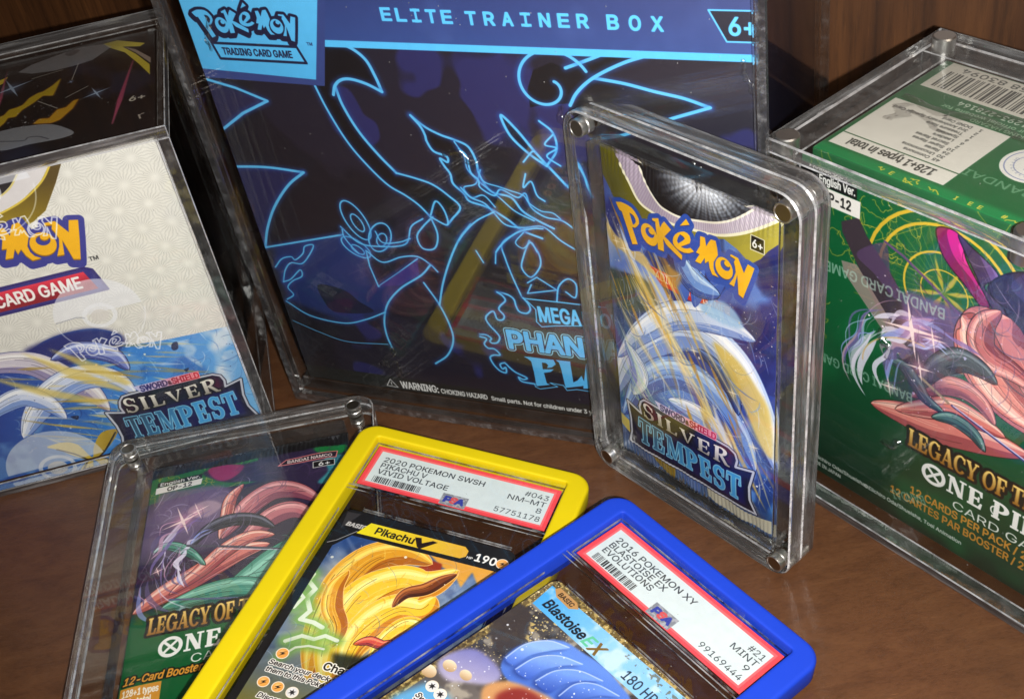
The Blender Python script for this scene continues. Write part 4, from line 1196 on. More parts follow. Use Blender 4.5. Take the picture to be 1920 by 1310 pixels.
def emblem(A, x, y, r, col=(238, 238, 234)):
    A.poly([ell(x, y, r, r), ell(x, y, r * .68, r * .68)[::-1]], col)
    A.line([np.array([(x - r * .52, y - r * .52), (x + r * .52, y + r * .52)]), np.array([(x - r * .52, y + r * .52), (x + r * .52, y - r * .52)])], r * .24, col)

def gold_title(A, t, x, y, w, h):
    P = serif(t, .05)
    a = np.concatenate(P)
    mx = a[:, 0].max()
    out = [np.stack([x + p[:, 0] / mx * w, y + p[:, 1] * h], 1) for p in P]
    A.glyphs(out, (16, 20, 18), outline=((16, 20, 18), h * .17))
    A.glyphs(out, (96, 60, 20), outline=((110, 76, 26), h * .03))
    A.glyphs(out, vgrad(y, (150, 100, 34), y + h, (244, 214, 124)))

def art_green_front():
    A = Art(0, .4, 13.7, 13.0, 72, (12, 88, 48))
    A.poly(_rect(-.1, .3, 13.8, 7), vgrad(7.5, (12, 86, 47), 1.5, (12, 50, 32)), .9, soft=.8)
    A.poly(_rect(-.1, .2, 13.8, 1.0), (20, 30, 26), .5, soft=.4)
    A.blotch(2.0, 81, (16, 106, 58), .55, .2, .5)
    chart_lines(A, (.2, 8, 3.6, 13), 82, 15)
    chart_lines(A, (3, 10, 8.5, 13), 83, 8)
    cc = np.array([(4.63, 10.26)][0])
    for r, w in ((2.55, .16), (2.15, .14), (1.3, .1), (.75, .06)):
        A.line([ell(cc[0], cc[1], r, r)], w * .7, (206, 172, 50))
    for k in range(40):
        a = math.radians(9 * k)
        A.line([np.array([(cc[0] + .8 * math.cos(a), cc[1] + .8 * math.sin(a)), (cc[0] + 2.1 * math.cos(a), cc[1] + 2.1 * math.sin(a))])], .014, (190, 166, 60), .6)
    for k in range(8):
        a = math.radians(45 * k + 20)
        A.streak(cc, cc + 1.25 * np.array((math.cos(a), math.sin(a))), .16, (206, 172, 54), .8)
    # broad dark bands
    A.poly([(1.11, 11.16), (1.16, 10.82), (3.53, 7.08), (4.11, 6.93), (4.33, 7.69), (3.05, 9.96), (2.01, 11.05), (1.71, 11.55)], (58, 48, 56))
    A.poly([(1.16, 9.80), (1.28, 9.41), (3.48, 7.21), (3.78, 7.54), (1.71, 9.90)], (150, 130, 124), .85)
    A.poly([(1.69, 10.26), (2.30, 10.90), (2.71, 11.01), (2.90, 10.10), (3.35, 9.59), (3.09, 9.31), (2.36, 9.84)], (84, 62, 98), .75, smooth=True)
    A.line([[(2.63, 11.12), (3.26, 10.91), (4.23, 10.38), (5.13, 9.83)]], .09, (96, 70, 110))
    A.poly([(3.35, 9.66), (4.27, 9.90), (5.24, 9.96), (5.57, 9.85), (5.39, 9.17), (5.75, 8.19), (4.77, 7.31), (4.05, 7.69), (3.57, 8.50)], (104, 78, 128), .9, smooth=True, soft=.08)
    A.cel([(4.23, 12.29), (4.87, 12.37), (5.19, 11.66), (5.55, 11.16), (5.98, 10.62), (5.89, 10.30), (5.21, 10.86), (4.67, 11.28), (4.37, 11.69)], lgrad((4, 12.5), (206, 26, 130), (6, 9), (146, 48, 108)), None, .04)
    A.cel([(4.88, 12.31), (5.32, 12.12), (6.16, 11.59), (5.81, 11.01), (7.03, 10.34), (7.15, 9.42), (6.53, 10.07), (5.98, 10.62), (5.39, 11.49)], (96, 72, 122), None, .04)
    A.cel([(5.89, 11.09), (6.59, 11.92), (8.13, 12.40), (9.62, 12.70), (10.16, 9.78), (7.11, 9.75), (6.46, 10.59)], lgrad((6, 10.5), (56, 52, 92), (9, 7), (48, 66, 88)), None, .04)
    SAL = ((214, 124, 114), (150, 70, 74), (246, 196, 178))
    ROS = ((190, 110, 112), (120, 60, 76), (226, 160, 150))
    TEA = ((66, 104, 102), (36, 60, 66), (120, 160, 150))
    INK = ((56, 64, 74), (30, 32, 42), (104, 116, 124))
    A.ribbon([(9.53, 7.20), (8.26, 7.88), (7.28, 8.48), (6.65, 9.14), (6.45, 9.75), (6.66, 10.42)], 3.4, ROS, 1, lines=12)
    A.ribbon([(8.36, 7.19), (7.22, 7.54), (6.40, 8.11), (5.93, 8.88), (5.60, 9.58), (5.25, 9.83)], 1.5, SAL, 2, lines=9)
    A.ribbon([(7.89, 8.40), (6.94, 8.72), (6.31, 8.81), (5.90, 9.16), (5.94, 9.90), (6.35, 10.53)], .9, ROS, 3, lines=8)
    A.ribbon([(2.47, 4.86), (3.67, 5.13), (4.67, 5.29), (5.69, 5.61), (6.67, 5.84), (7.79, 6.10)], 1.25, SAL, 4, lines=10)
    A.ribbon([(3.37, 5.15), (4.35, 5.76), (5.27, 6.33), (6.14, 6.39), (7.00, 6.30)], .8, SAL, 5, lines=8)
    A.ribbon([(3.90, 5.98), (4.67, 6.86), (5.45, 7.24), (6.13, 7.10), (6.65, 6.55)], .7, ROS, 6, lines=8)
    A.ribbon([(4.15, 6.46), (4.61, 7.54), (5.29, 8.23), (5.93, 8.29), (6.53, 8.04)], .8, INK, 7, lines=7)
    A.ribbon([(2.81, 6.95), (3.53, 7.00), (3.99, 6.62), (4.38, 6.20), (5.03, 6.02)], .5, TEA, 8, lines=5)
    A.ribbon([(4.64, 5.61), (5.31, 5.95), (6.01, 5.82), (6.46, 5.37)], .5, TEA, 9, lines=5)
    A.poly([(3.50, 7.46), (4.44, 7.98), (4.90, 7.39), (4.60, 6.08), (3.64, 5.49), (3.17, 5.88)], (74, 54, 84), .5, smooth=True, soft=.15)
    c = np.array([(4.73, 6.24)][0])
    slashes(A, c, 1.4, 3.4, 95, 150, 84, 34, .24)
    slashes(A, c + (.2, .4), 1.6, 2.7, 60, 120, 85, 14, .2)
    A.line([[(4.11, 6.93), (5.12, 6.48)]], .1, (150, 130, 110))
    A.line([[(5.26, 6.45), (7.66, 5.81)]], .1, (60, 60, 110))
    A.line([[(5.29, 6.47), (7.65, 5.85)]], .04, (206, 206, 240))
    A.line(ell(c[0] - 1, c[1] + .6, 1.7, 1.2, 20, 60, 170), .05, (210, 176, 120), .8)
    for p, r in (([(3.71, 8.50)][0], 1.1), ([(4.09, 7.23)][0], .55), ([(3.09, 5.92)][0], .45), ([(4.43, 8.51)][0], .5)):
        A.star(p[0], p[1], r, (255, 226, 222), .95, 12, (250, 170, 190))
    brush(A, (3, 6, 7, 12.6), 130, 303, [(140, 110, 150), (60, 44, 70), (180, 150, 180), (96, 60, 96)], -55, 15, (.3, 1.4), (.015, .05), .55)
    brush(A, (5.5, 8, 9, 12.5), 60, 304, [(70, 66, 110), (40, 40, 70), (90, 110, 130)], -60, 12, (.4, 1.4), (.02, .06), .6)
    A.sparks(90, (2, 5.4, 6.5, 10), .02, [(255, 240, 250), (210, 200, 250)], 305)
    # words
    gold_title(A, 'LEGACY OF THE MASTER', 3.92, 3.98, 7.4, .72)
    emblem(A, 4.9, 3.3, .43)
    P = serif('NE', .09)
    f = lambda P, x, y, w, h: [np.stack([x + p[:, 0] / np.concatenate(P)[:, 0].max() * w, y + p[:, 1] * h], 1) for p in P]
    A.glyphs(f(P, 5.4, 2.98, 1.2, .72), (238, 238, 234), bold=.012)
    A.glyphs(f(serif('PIECE', .09), 6.95, 2.98, 2.7, .72), (238, 238, 234), bold=.012)
    A.line(ell(7.02, 3.28, .12, .16, 0, 40, 320), .05, (238, 238, 234))
    A.text('CARD GAME', 5.66, 2.4, .34, (226, 230, 222), width=3.5)
    A.text('12 CARDS PER PACK / 24 PACKS', 4.15, 1.98, .32, (196, 136, 48), width=5.6, bold=.03)
    A.text('12 CARTES PAR BOOSTER / 24 BOOSTERS', 3.42, 1.5, .32, (190, 130, 46), width=6.9, bold=.03)
    A.text('\u00a9Eiichiro Oda/Shueisha', .12, 1.02, .16, (206, 210, 204), width=2.3, bold=.01)
    A.text('MADE IN JAPAN', .12, .72, .16, (206, 210, 204), width=1.3, bold=.01)
    A.text('\u00a9Eiichiro Oda/Shueisha, Toei Animation', 2.4, 1.0, .16, (206, 210, 204), width=3.7, bold=.01)
    # version tag
    A.poly(_rect(-.1, 12.1, 1.62, 12.52), (24, 26, 26))
    A.text('English Ver.', .3, 12.2, .26, (232, 232, 228), width=1.25, bold=.025)
    A.poly(_rect(-.1, 11.5, 1.75, 12.08), (228, 224, 218))
    A.text('OP-12', .42, 11.64, .32, (28, 28, 28), width=1.0, bold=.03)
    # print on the wrap, seen upside down
    for (x, y, r, t, wd, al) in ((4.7, 9.75, 183, 'BANDAI CARD GAMES', 4.4, .5), (3.9, 6.1, 184, 'BANDAI CARD GAMES', 4.0, .42), (4.6, 2.15, 205, 'BANDAI', 1.3, .4)):
        A.text(t, x, y, .36, (170, 196, 182), width=wd, rot=r, bold=.012, alpha=al)
    return A

def art_green_top():
    A = Art(0, 0, 13.7, 6.3, 78, (22, 92, 50))
    A.poly(_rect(-.1, -.1, 14, .42), (20, 122, 66), soft=.06)
    g = np.random.default_rng(90)
    for i in range(11):
        x = g.uniform(.6, 9)
        y = g.uniform(.02, .32)
        P = [(x, y)]
        for k in range(8):
            x += g.uniform(-.04, .12)
            y += g.uniform(-.1, .1)
            P.append((x, y))
        A.line([np.array(P)], .035, (206, 186, 60), .9)
    for i in range(9):
        x = g.uniform(1.8, 8)
        A.text('IXVRE#'[g.integers(6)] , x, .12, .16, (206, 190, 70), rot=g.uniform(-20, 20), bold=.02)
    A.poly(_rect(.19, .5, 3.97, 3.55), (216, 212, 202))
    A.poly(_rect(.19, 1.16, 3.97, 1.21), (60, 96, 66))
    T = lambda t, x, y, h, w=None, c=(60, 66, 60), b=.006: A.text(t, x, y, h, c, width=w, rot=180, bold=b)
    T('128+1 types in total', 3.42, 1.02, .34, 2.8, (54, 56, 52), .012)
    rows = ['45|Commons', '30|Uncommons', '26|Rares', '10|Super Rares', '2|Secret Rares', '6|Leaders', '6|Specials', '1|Treasure Rare', '2|3rd Anniversary Special Card', '1|DON!! Card']
    for i, r in enumerate(rows):
        n, t = r.split('|')
        y = 1.48 + i * .215
        A.text(n, 3.2, y, .13, (70, 74, 70), rot=180, bold=.008, align='r' if False else 'l')
        A.text(t, 2.88, y, .13, (70, 74, 70), rot=180, bold=.008)
    A.poly(_rect(.3, 4.55, 5.4, 6.2), (212, 208, 196))
    barcode(A, .55, 4.72, 5.2, 5.72, 91, (52, 54, 50), 44)
    T('8 11197 58 83094', 5.0, 6.08, .26, 4.2, (70, 74, 68))
    T('751293-278164', 4.4, 4.4, .24, 2.6, (196, 206, 190))
    T('See our official website for', 4.9, 4.02, .16, 3.4, (150, 180, 150))
    T('CHOKING HAZARD', 4.8, 3.78, .15, 2.2, (150, 180, 150))
    T('BANDAI', 6.0, 1.55, .3, 2.0, (90, 140, 104))
    A.poly(ell(5.25, 2.62, .86, .86), (222, 220, 214))
    A.line([ell(5.25, 2.62, .74, .74)], .03, (120, 130, 170))
    A.line([ell(5.25, 2.62, .5, .5)], .02, (120, 130, 170))
    for k in range(26):
        a = k / 26 * 6.283
        A.text('MARCHANDISE OFFICIELLE LIC'[k], 5.25 + .58 * math.cos(a), 2.62 + .58 * math.sin(a), .1, (120, 128, 160), rot=math.degrees(a) + 90)
    A.text('M', 5.55, 2.75, .4, (60, 90, 160), rot=180, bold=.03)
    return A

def art_green_pack():
    A = Art(0, 23.4, 7.7, 11.9, 92, (40, 32, 56))
    A.poly(_rect(-.1, 23, 8, 28), vgrad(27.6, (12, 92, 46), 24.2, (10, 84, 42)), soft=.25)
    A.poly(_rect(-.1, 33.3, 4.2, 34.75), (26, 104, 52))
    chart_lines(A, (.1, 33.2, 3.4, 34.7), 101, 7)
    for k in range(12):
        a = math.radians(15 * k)
        A.line([np.array([(3.1, 33.8), (3.1 + 1.1 * math.cos(a), 33.8 + 1.1 * math.sin(a))])], .03, (150, 186, 100), .5)
    A.poly(_rect(-.1, 30.5, 3.2, 33.2), (98, 80, 112), soft=.4)
    R = lambda P, c, al=1, so=.03: A.poly(np.array(P), c, al, soft=so, smooth=True)
    R([(2.06, 34.40), (3.36, 34.45), (4.66, 34.50), (6.52, 34.80), (7.83, 34.57), (7.75, 29.75), (6.20, 30.37), (5.27, 32.78), (3.97, 33.38), (2.85, 33.67)], (46, 36, 66))
    R([(2.24, 34.49), (2.78, 34.67), (3.64, 34.37), (3.21, 33.77), (2.66, 33.79)], (142, 36, 92))
    R([(6.33, 34.58), (7.36, 34.70), (7.64, 34.35), (6.99, 34.00)], (26, 120, 60))
    R([(6.80, 33.92), (7.73, 33.93), (7.71, 32.64), (6.53, 32.70), (6.89, 33.24)], (52, 130, 140))
    R([(0.46, 33.66), (1.57, 33.63), (2.87, 33.41), (3.46, 32.63), (2.99, 31.66), (1.74, 31.74), (0.52, 32.29)], (112, 92, 126), .8, .08)
    R([(1.66, 32.60), (2.37, 32.79), (2.94, 32.40), (2.43, 31.98), (1.79, 32.20)], (170, 144, 160), .8)
    SAL = ((214, 124, 114), (150, 70, 74), (246, 196, 178))
    ROS = ((186, 108, 118), (118, 58, 82), (220, 156, 156))
    TEA = ((66, 140, 120), (32, 84, 72), (130, 190, 170))
    INK = ((48, 48, 60), (26, 24, 34), (96, 98, 116))
    A.ribbon([(2.75, 27.92), (4.06, 28.23), (5.37, 29.00), (6.55, 29.59), (7.92, 29.48)], 1.9, TEA, 1, lines=12)
    A.ribbon([(1.08, 28.00), (2.39, 28.21), (3.73, 28.21), (4.91, 27.71), (6.09, 26.71)], 1.1, TEA, 2, lines=9)
    A.ribbon([(3.06, 30.70), (3.53, 31.52), (4.12, 32.21), (4.91, 32.63), (5.82, 32.39), (6.72, 31.66)], 1.0, ROS, 3, lines=9)
    A.ribbon([(3.62, 30.10), (4.27, 30.86), (4.95, 31.39), (5.75, 31.43), (6.55, 30.75)], .9, ROS, 4, lines=8)
    A.ribbon([(2.97, 30.72), (3.15, 31.85), (3.28, 32.68), (3.70, 33.32)], .5, SAL, 5, lines=6)
    A.ribbon([(0.07, 28.14), (0.94, 28.56), (1.98, 29.06), (2.96, 29.59), (3.88, 29.92), (4.83, 30.03)], 1.0, SAL, 6, lines=10)
    A.ribbon([(1.36, 28.57), (2.30, 29.31), (3.18, 30.09), (4.11, 30.55), (4.98, 30.44)], .7, SAL, 7, lines=8)
    A.ribbon([(1.85, 30.54), (2.48, 31.31), (3.35, 31.56), (4.25, 31.34), (4.97, 30.80)], .6, INK, 8, lines=7)
    A.ribbon([(0.52, 30.76), (1.12, 30.89), (1.86, 30.42), (2.53, 29.64)], .4, TEA, 9, lines=5)
    c = np.array([(3.12, 29.77)][0])
    slashes(A, c, 1.3, 3.1, 100, 190, 102, 40, .2)
    A.line([[(1.79, 30.73), (5.27, 29.67)]], .1, (66, 66, 80))
    A.line([[(3.00, 30.23), (5.27, 29.64)]], .035, (196, 200, 214))
    A.line([[(1.38, 28.35), (4.92, 27.57)]], .08, (84, 96, 128))
    for p, r in (([(1.49, 32.04)][0], .85), ([(2.04, 32.38)][0], .5), ([(0.80, 29.78)][0], .3)):
        A.star(p[0], p[1], r, (255, 226, 222), .95, 20, (250, 170, 190))
    A.blotch(.5, 104, (236, 240, 246), .6, .1, .5, np.array([(0.18, 27.90), (1.56, 28.20), (2.10, 27.76), (0.29, 27.07)]))
    A.poly(_rect(-.1, 34.62, 8, 35.6), (18, 17, 20))
    brush(A, (.2, 29, 4.5, 33.4), 150, 313, [(150, 130, 170), (60, 46, 80), (190, 180, 210), (90, 70, 110)], 50, 20, (.2, 1.0), (.015, .05), .6)
    brush(A, (3, 27.6, 7.6, 31), 110, 314, [(40, 100, 84), (120, 180, 150), (24, 60, 56)], 22, 14, (.3, 1.2), (.02, .07), .6, [(1.56, 28.20), (2.69, 28.67), (4.01, 29.11), (5.25, 30.38), (6.03, 30.53), (7.76, 29.98), (7.71, 26.74), (4.10, 27.39)])
    brush(A, (3, 32, 7.6, 34.5), 60, 315, [(64, 52, 90), (30, 24, 46), (84, 60, 100)], 10, 14, (.3, 1.2), (.02, .07), .6)
    A.poly(_rect(-.1, 34.62, 8, 35.6), (18, 17, 20))
    # words
    gold_title(A, 'LEGACY OF THE MASTER', .74, 27.0, 6.55, .72)
    emblem(A, 1.62, 26.32, .42)
    f = lambda P, x, y, w, h: [np.stack([x + p[:, 0] / np.concatenate(P)[:, 0].max() * w, y + p[:, 1] * h], 1) for p in P]
    A.glyphs(f(serif('NE', .09), 2.1, 26.0, 1.2, .7), (238, 238, 234), bold=.012)
    A.glyphs(f(serif('PIECE', .09), 3.6, 26.0, 2.7, .7), (238, 238, 234), bold=.012)
    A.text('CARD GAME', 2.37, 25.5, .33, (226, 230, 222), width=3.4)
    A.text('12-Card Booster Pack', .15, 25.13, .3, (214, 146, 50), width=3.45, bold=.03, shear=.18, outline=((14, 30, 20), .07))
    A.poly(_rect(.08, 24.2, 1.46, 25.02), (206, 142, 48))
    A.text('128+1 types', .18, 24.66, .26, (236, 230, 216), width=1.2, bold=.02)
    A.text('in total', .46, 24.3, .26, (236, 230, 216), width=.72, bold=.02)
    A.text('\u00a9Eiichiro Oda/Shueisha', .9, 24.02, .15, (206, 210, 204), width=2.1, bold=.008)
    A.poly(_rect(.3, 34.08, 2.05, 34.34), (18, 18, 20))
    A.text('English Ver.', .42, 34.13, .17, (232, 232, 228), width=1.55, bold=.015)
    A.poly(np.array([(.26, 33.74), (2.05, 33.74), (2.08, 34.06), (.26, 34.06)]), (226, 222, 216))
    A.text('OP-12', .72, 33.79, .21, (28, 28, 28), width=.95, bold=.02)
    A.poly(np.array([(5.0, 33.93), (7.2, 33.93), (7.25, 34.27), (5.3, 34.2)]), (40, 30, 44))
    A.line([np.array([(5.0, 33.93), (7.2, 33.93), (7.25, 34.27), (5.3, 34.2), (5.0, 33.93)])], .04, (226, 130, 130))
    A.text('BANDAI NAMCO', 5.35, 33.99, .16, (228, 210, 206), width=1.7, bold=.01)
    A.poly(_rect(6.32, 33.5, 7.16, 33.83), (206, 206, 204))
    A.poly(_rect(6.35, 33.53, 7.13, 33.8), (14, 14, 16))
    A.text('6+', 6.55, 33.57, .19, (230, 230, 228), width=.42, bold=.015)
    return A

# ---- graded card labels
def art_label(lines, num, grade, g2, cert, seed):
    A = Art(-3.52, -1.0, 7.04, 2.0, 130, (226, 66, 74))
    A.poly(_rect(-3.38, -.88, 3.38, .88), (232, 96, 100))
    A.poly(_rect(-3.3, -.8, 3.3, .78), (200, 212, 213))
    A.blotch(.5, seed, (192, 206, 210), .5, .2, .4, _rect(-3.3, -.8, 3.3, .78))
    ink = (44, 48, 54)
    for i, (t, w) in enumerate(lines):
        A.text(t, -3.06, .3 - .31 * i, .235, ink, width=w, bold=.004)
    barcode(A, -3.08, -.76, -1.24, -.46, seed, (26, 26, 30), 30)
    A.text(num, 3.2, .36, .235, ink, align='r', width=.87 if len(num) > 3 else .6)
    A.text(grade, 3.2, .03, .235, ink, align='r', width=1.4 if len(grade) > 4 else 1.0)
    A.text(g2, 3.14, -.3, .235, ink, align='r', width=.19)
    A.text(cert, 3.2, -.68, .235, ink, align='r', width=1.66)
    # foil sticker with the grader's monogram
    A.poly(_rect(-.4, -.98, .56, -.44), (122, 126, 134))
    A.blotch(.08, seed + 1, (170, 172, 178), .52, .1, .7, _rect(-.4, -.98, .56, -.44))
    A.text('P', -.28, -.83, .26, (44, 56, 146), width=.24, shear=.1, heavy=.03)
    A.text('S', -.05, -.83, .26, (196, 74, 78), width=.22, shear=.1, heavy=.03)
    A.text('A', .15, -.83, .26, (44, 56, 146), width=.29, shear=.1, heavy=.03)
    return A

def energy(A, x, y, r, bolt=True):
    A.poly(ell(x, y, r, r), (240, 226, 206))
    A.poly(ell(x, y, r * .86, r * .86), (236, 160, 74) if bolt else (216, 214, 212))
    A.poly(ell(x - r * .2, y + r * .25, r * .4, r * .35), (250, 206, 140) if bolt else (240, 240, 240), .7, soft=r * .2)
    if bolt:
        A.poly(np.array([(x + r * .5, y + r * .55), (x - r * .5, y - r * .05), (x - r * .02, y - r * .08), (x - r * .45, y - r * .6), (x + r * .5, y + r * .08), (x + r * .05, y + r * .1)]), (40, 32, 26))
    else:
        P = []
        for k in range(12):
            a = math.radians(30 * k + 90)
            q = r * (.62 if k % 2 == 0 else .26)
            P.append((x + q * math.cos(a), y + q * math.sin(a)))
        A.poly(np.array(P), (40, 38, 40))

def ink_text(A, t, x, y, h, w, dark=(40, 36, 34), light=(244, 240, 232), bold=.01, shear=.18):
    A.text(t, x, y, h, dark, width=w, bold=bold, shear=shear, outline=(light, .035))

def art_yellow_card():
    A = Art(-3.3, -11.05, 6.3, 8.8, 110, (22, 22, 24))
    win = [(-3.04, -4.08), (-2.53, -3.34), (-2.25, -3.00), (2.70, -3.08), (2.98, -8.35), (2.27, -10.91), (-1.85, -11.78), (-2.51, -9.58), (-2.67, -7.09)]
    A.clip, _ = A.mask([np.array([(-3.02, -3.9), (-2.6, -3.35), (2.95, -3.25), (2.95, -10.9), (-3.02, -10.9)])])
    full = np.zeros((A.H, A.W))
    full[_[1]:_[3], _[0]:_[2]] = A.clip
    A.clip = full
    A.poly(_rect(-4, -12, 4, -2), lgrad((-2, -3), (36, 66, 124), (1, -9), (130, 140, 130), (96, 122, 160)))
    A.blotch(1.3, 111, (150, 170, 200), .56, .15, .6)
    A.blotch(.6, 112, (30, 50, 100), .58, .15, .5)
    for k in range(26):
        a = math.radians(k * 13.8)
        A.streak((.3, -6.2), (.3 + 5 * math.cos(a), -6.2 + 5 * math.sin(a)), .3, (176, 190, 214), .25)
    A.poly([(0.21, -3.26), (1.47, -3.13), (3.24, -3.12), (2.55, -4.40), (2.10, -3.82), (1.87, -3.53), (1.74, -4.25), (1.32, -3.79), (0.85, -3.65)], (226, 162, 62), soft=.03)
    A.poly([(0.42, -3.49), (0.79, -3.52), (0.91, -3.94), (0.24, -4.06), (0.29, -4.30), (-0.31, -4.44)], (150, 52, 28), 1, soft=.03)
    # a tumbling golden comet: overlapping crescents of light
    Y0, Y1, Y2 = (250, 208, 60), (226, 158, 36), (178, 100, 26)
    def cres(P, a, b, ca, cb, al=1.0, so=.04):
        A.poly(np.array(P), (252, 206, 120), al * .8, soft=.09, smooth=True)
        A.cel(np.array(P), lgrad(a, ca, b, cb), (255, 206, 120), .05, (-.3, 1), depth=.78, hi=.4)
    FL = ((246, 200, 52), (206, 124, 30), (255, 234, 130))
    FD = ((226, 158, 40), (170, 92, 24), (250, 210, 90))
    glow = (255, 204, 120)
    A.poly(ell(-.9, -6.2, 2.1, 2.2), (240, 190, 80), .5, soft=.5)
    A.ribbon([(-1.27, -9.15), (-1.59, -7.95), (-1.78, -6.63), (-1.83, -5.19), (-1.39, -4.05), (-0.53, -3.52), (0.48, -3.63)], 1.5, FD, 21, ink=glow, lines=12)
    A.ribbon([(-0.68, -9.20), (-1.04, -8.02), (-1.15, -6.84), (-0.91, -5.61), (-0.22, -4.78), (0.71, -4.46), (1.42, -3.60)], 1.7, FL, 22, ink=glow, lines=12)
    A.ribbon([(-0.42, -8.59), (-0.57, -7.46), (-0.28, -6.46), (0.23, -5.79), (0.93, -5.54), (1.13, -4.90)], 1.4, FL, 23, ink=glow, lines=12)
    A.ribbon([(-1.15, -7.80), (-1.30, -7.03), (-1.85, -6.37), (-2.12, -5.59), (-2.01, -4.80)], .7, FD, 24, ink=glow, lines=7)
    A.ribbon([(0.14, -7.88), (0.31, -7.01), (0.69, -6.33), (1.04, -6.35), (0.95, -6.92), (0.44, -7.30)], .8, FL, 25, ink=glow, lines=8)
    A.ribbon([(-0.03, -5.74), (0.15, -5.09), (0.69, -4.69), (1.07, -4.18), (1.43, -3.76)], .5, ((120, 60, 30), (70, 34, 22), (190, 110, 50)), 26, ink=glow, lines=5)
    A.ribbon([(-0.57, -7.46), (-0.18, -7.19), (0.28, -7.19), (0.51, -6.94)], .35, ((206, 70, 46), (150, 40, 34), (240, 130, 90)), 27, lines=4)
    for (P, w) in (([(-3.04, -5.32), (-3.07, -5.63), (-2.70, -5.87), (-2.80, -6.27), (-2.45, -6.73), (-2.59, -7.13), (-2.13, -7.11), (-1.79, -7.20)], .16), ([(-2.64, -8.05), (-2.24, -7.70), (-1.83, -7.70), (-1.55, -7.46), (-1.12, -7.51)], .14), ([(-2.54, -8.68), (-2.23, -8.17), (-1.87, -7.98), (-1.37, -7.94)], .08), ([(-3.20, -5.60), (-3.35, -6.02), (-2.90, -6.31), (-3.01, -6.78)], .12)):
        A.line([np.array(P)], w, (226, 236, 214), .95, glow=(.2, (126, 176, 84), .8))
    A.poly([(-1.07, -7.97), (0.09, -7.76), (0.43, -7.77), (-0.12, -8.75), (-0.76, -8.58)], (22, 30, 26), .9, soft=.08)
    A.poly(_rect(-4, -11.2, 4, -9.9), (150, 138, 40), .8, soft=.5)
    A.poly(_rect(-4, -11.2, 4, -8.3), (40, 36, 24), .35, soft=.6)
    A.sparks(60, (-3, -9, 2.8, -3.3), .02, [(240, 240, 220)], 113)
    gold = [(255, 226, 110), (206, 130, 30), (244, 184, 50), (170, 96, 24)]
    brush(A, (-2.6, -8.6, 1.5, -3.4), 150, 331, gold, 30, 40, (.2, .9), (.015, .06), .45, [(-2.26, -6.52), (-2.45, -5.41), (-2.08, -4.29), (-1.26, -3.53), (-0.40, -3.55), (0.13, -4.21), (0.37, -5.45), (0.69, -6.33), (0.61, -7.18), (0.09, -7.76), (-0.70, -7.77), (-1.54, -7.25)])
    brush(A, (-3, -9.5, 3, -3.3), 120, 332, [(160, 180, 210), (60, 90, 150), (206, 210, 206)], 25, 20, (.3, 1.4), (.012, .04), .4)
    A.clip = None
    # frame, name bar
    A.poly(np.array([(-3.3, -2.25), (3.0, -2.25), (3.0, -3.22), (-2.55, -3.3), (-3.0, -3.95), (-3.3, -4.1)]), (24, 23, 24))
    A.line([np.array([(-3.25, -3.9), (-3.0, -3.72), (-2.5, -3.12)])], .03, (150, 150, 150))
    A.poly(np.array([(-3.2, -2.4), (-2.7, -2.35), (-3.1, -3.2)]), (52, 50, 52))
    A.text('BASIC', -3.0, -2.98, .17, (206, 204, 200), width=.72, shear=.2, bold=.02, outline=((90, 88, 88), .03))
    A.poly(np.array([(-2.5, -3.2), (-2.2, -2.62), (1.25, -2.56), (1.42, -2.7), (1.42, -2.96), (1.25, -3.1)]), lgrad((-2.4, -2.9), (240, 224, 30), (1.3, -2.8), (226, 174, 54)))
    A.text('Pikachu', -1.9, -3.03, .3, (26, 26, 20), width=1.4, bold=.03, shear=.05)
    A.poly(np.array([(-.52, -2.72), (-.3, -2.68), (-.2, -2.9), (.12, -2.68), (.3, -2.7), (-.18, -3.16), (-.3, -3.1)]), (34, 22, 18))
    A.text('HP', 1.46, -3.02, .1, (240, 240, 236), width=.2, bold=.012)
    A.text('190', 1.74, -3.03, .32, (244, 244, 240), width=.72, bold=.03)
    energy(A, 2.68, -2.87, .22)
    energy(A, -2.5, -8.5, .21)
    ink_text(A, 'Search your deck for up to 2', -2.74, -8.97, .17, 3.3)
    ink_text(A, 'them to this Pok\u00e9mon.', -2.72, -9.24, .17, 2.5)
    A.text('Charge', -1.07, -8.62, .27, (26, 24, 20), width=1.25, bold=.03, outline=((244, 240, 226), .05))
    energy(A, -2.55, -9.62, .2)
    energy(A, -2.05, -9.65, .2)
    energy(A, -1.55, -9.68, .2, False)
    A.text('Thunderbolt', -.95, -9.86, .27, (244, 240, 226), width=2.2, bold=.03, outline=((40, 36, 30), .05))
    ink_text(A, 'Discard all Energy from this', -2.5, -10.16, .17, 3.3)
    return A

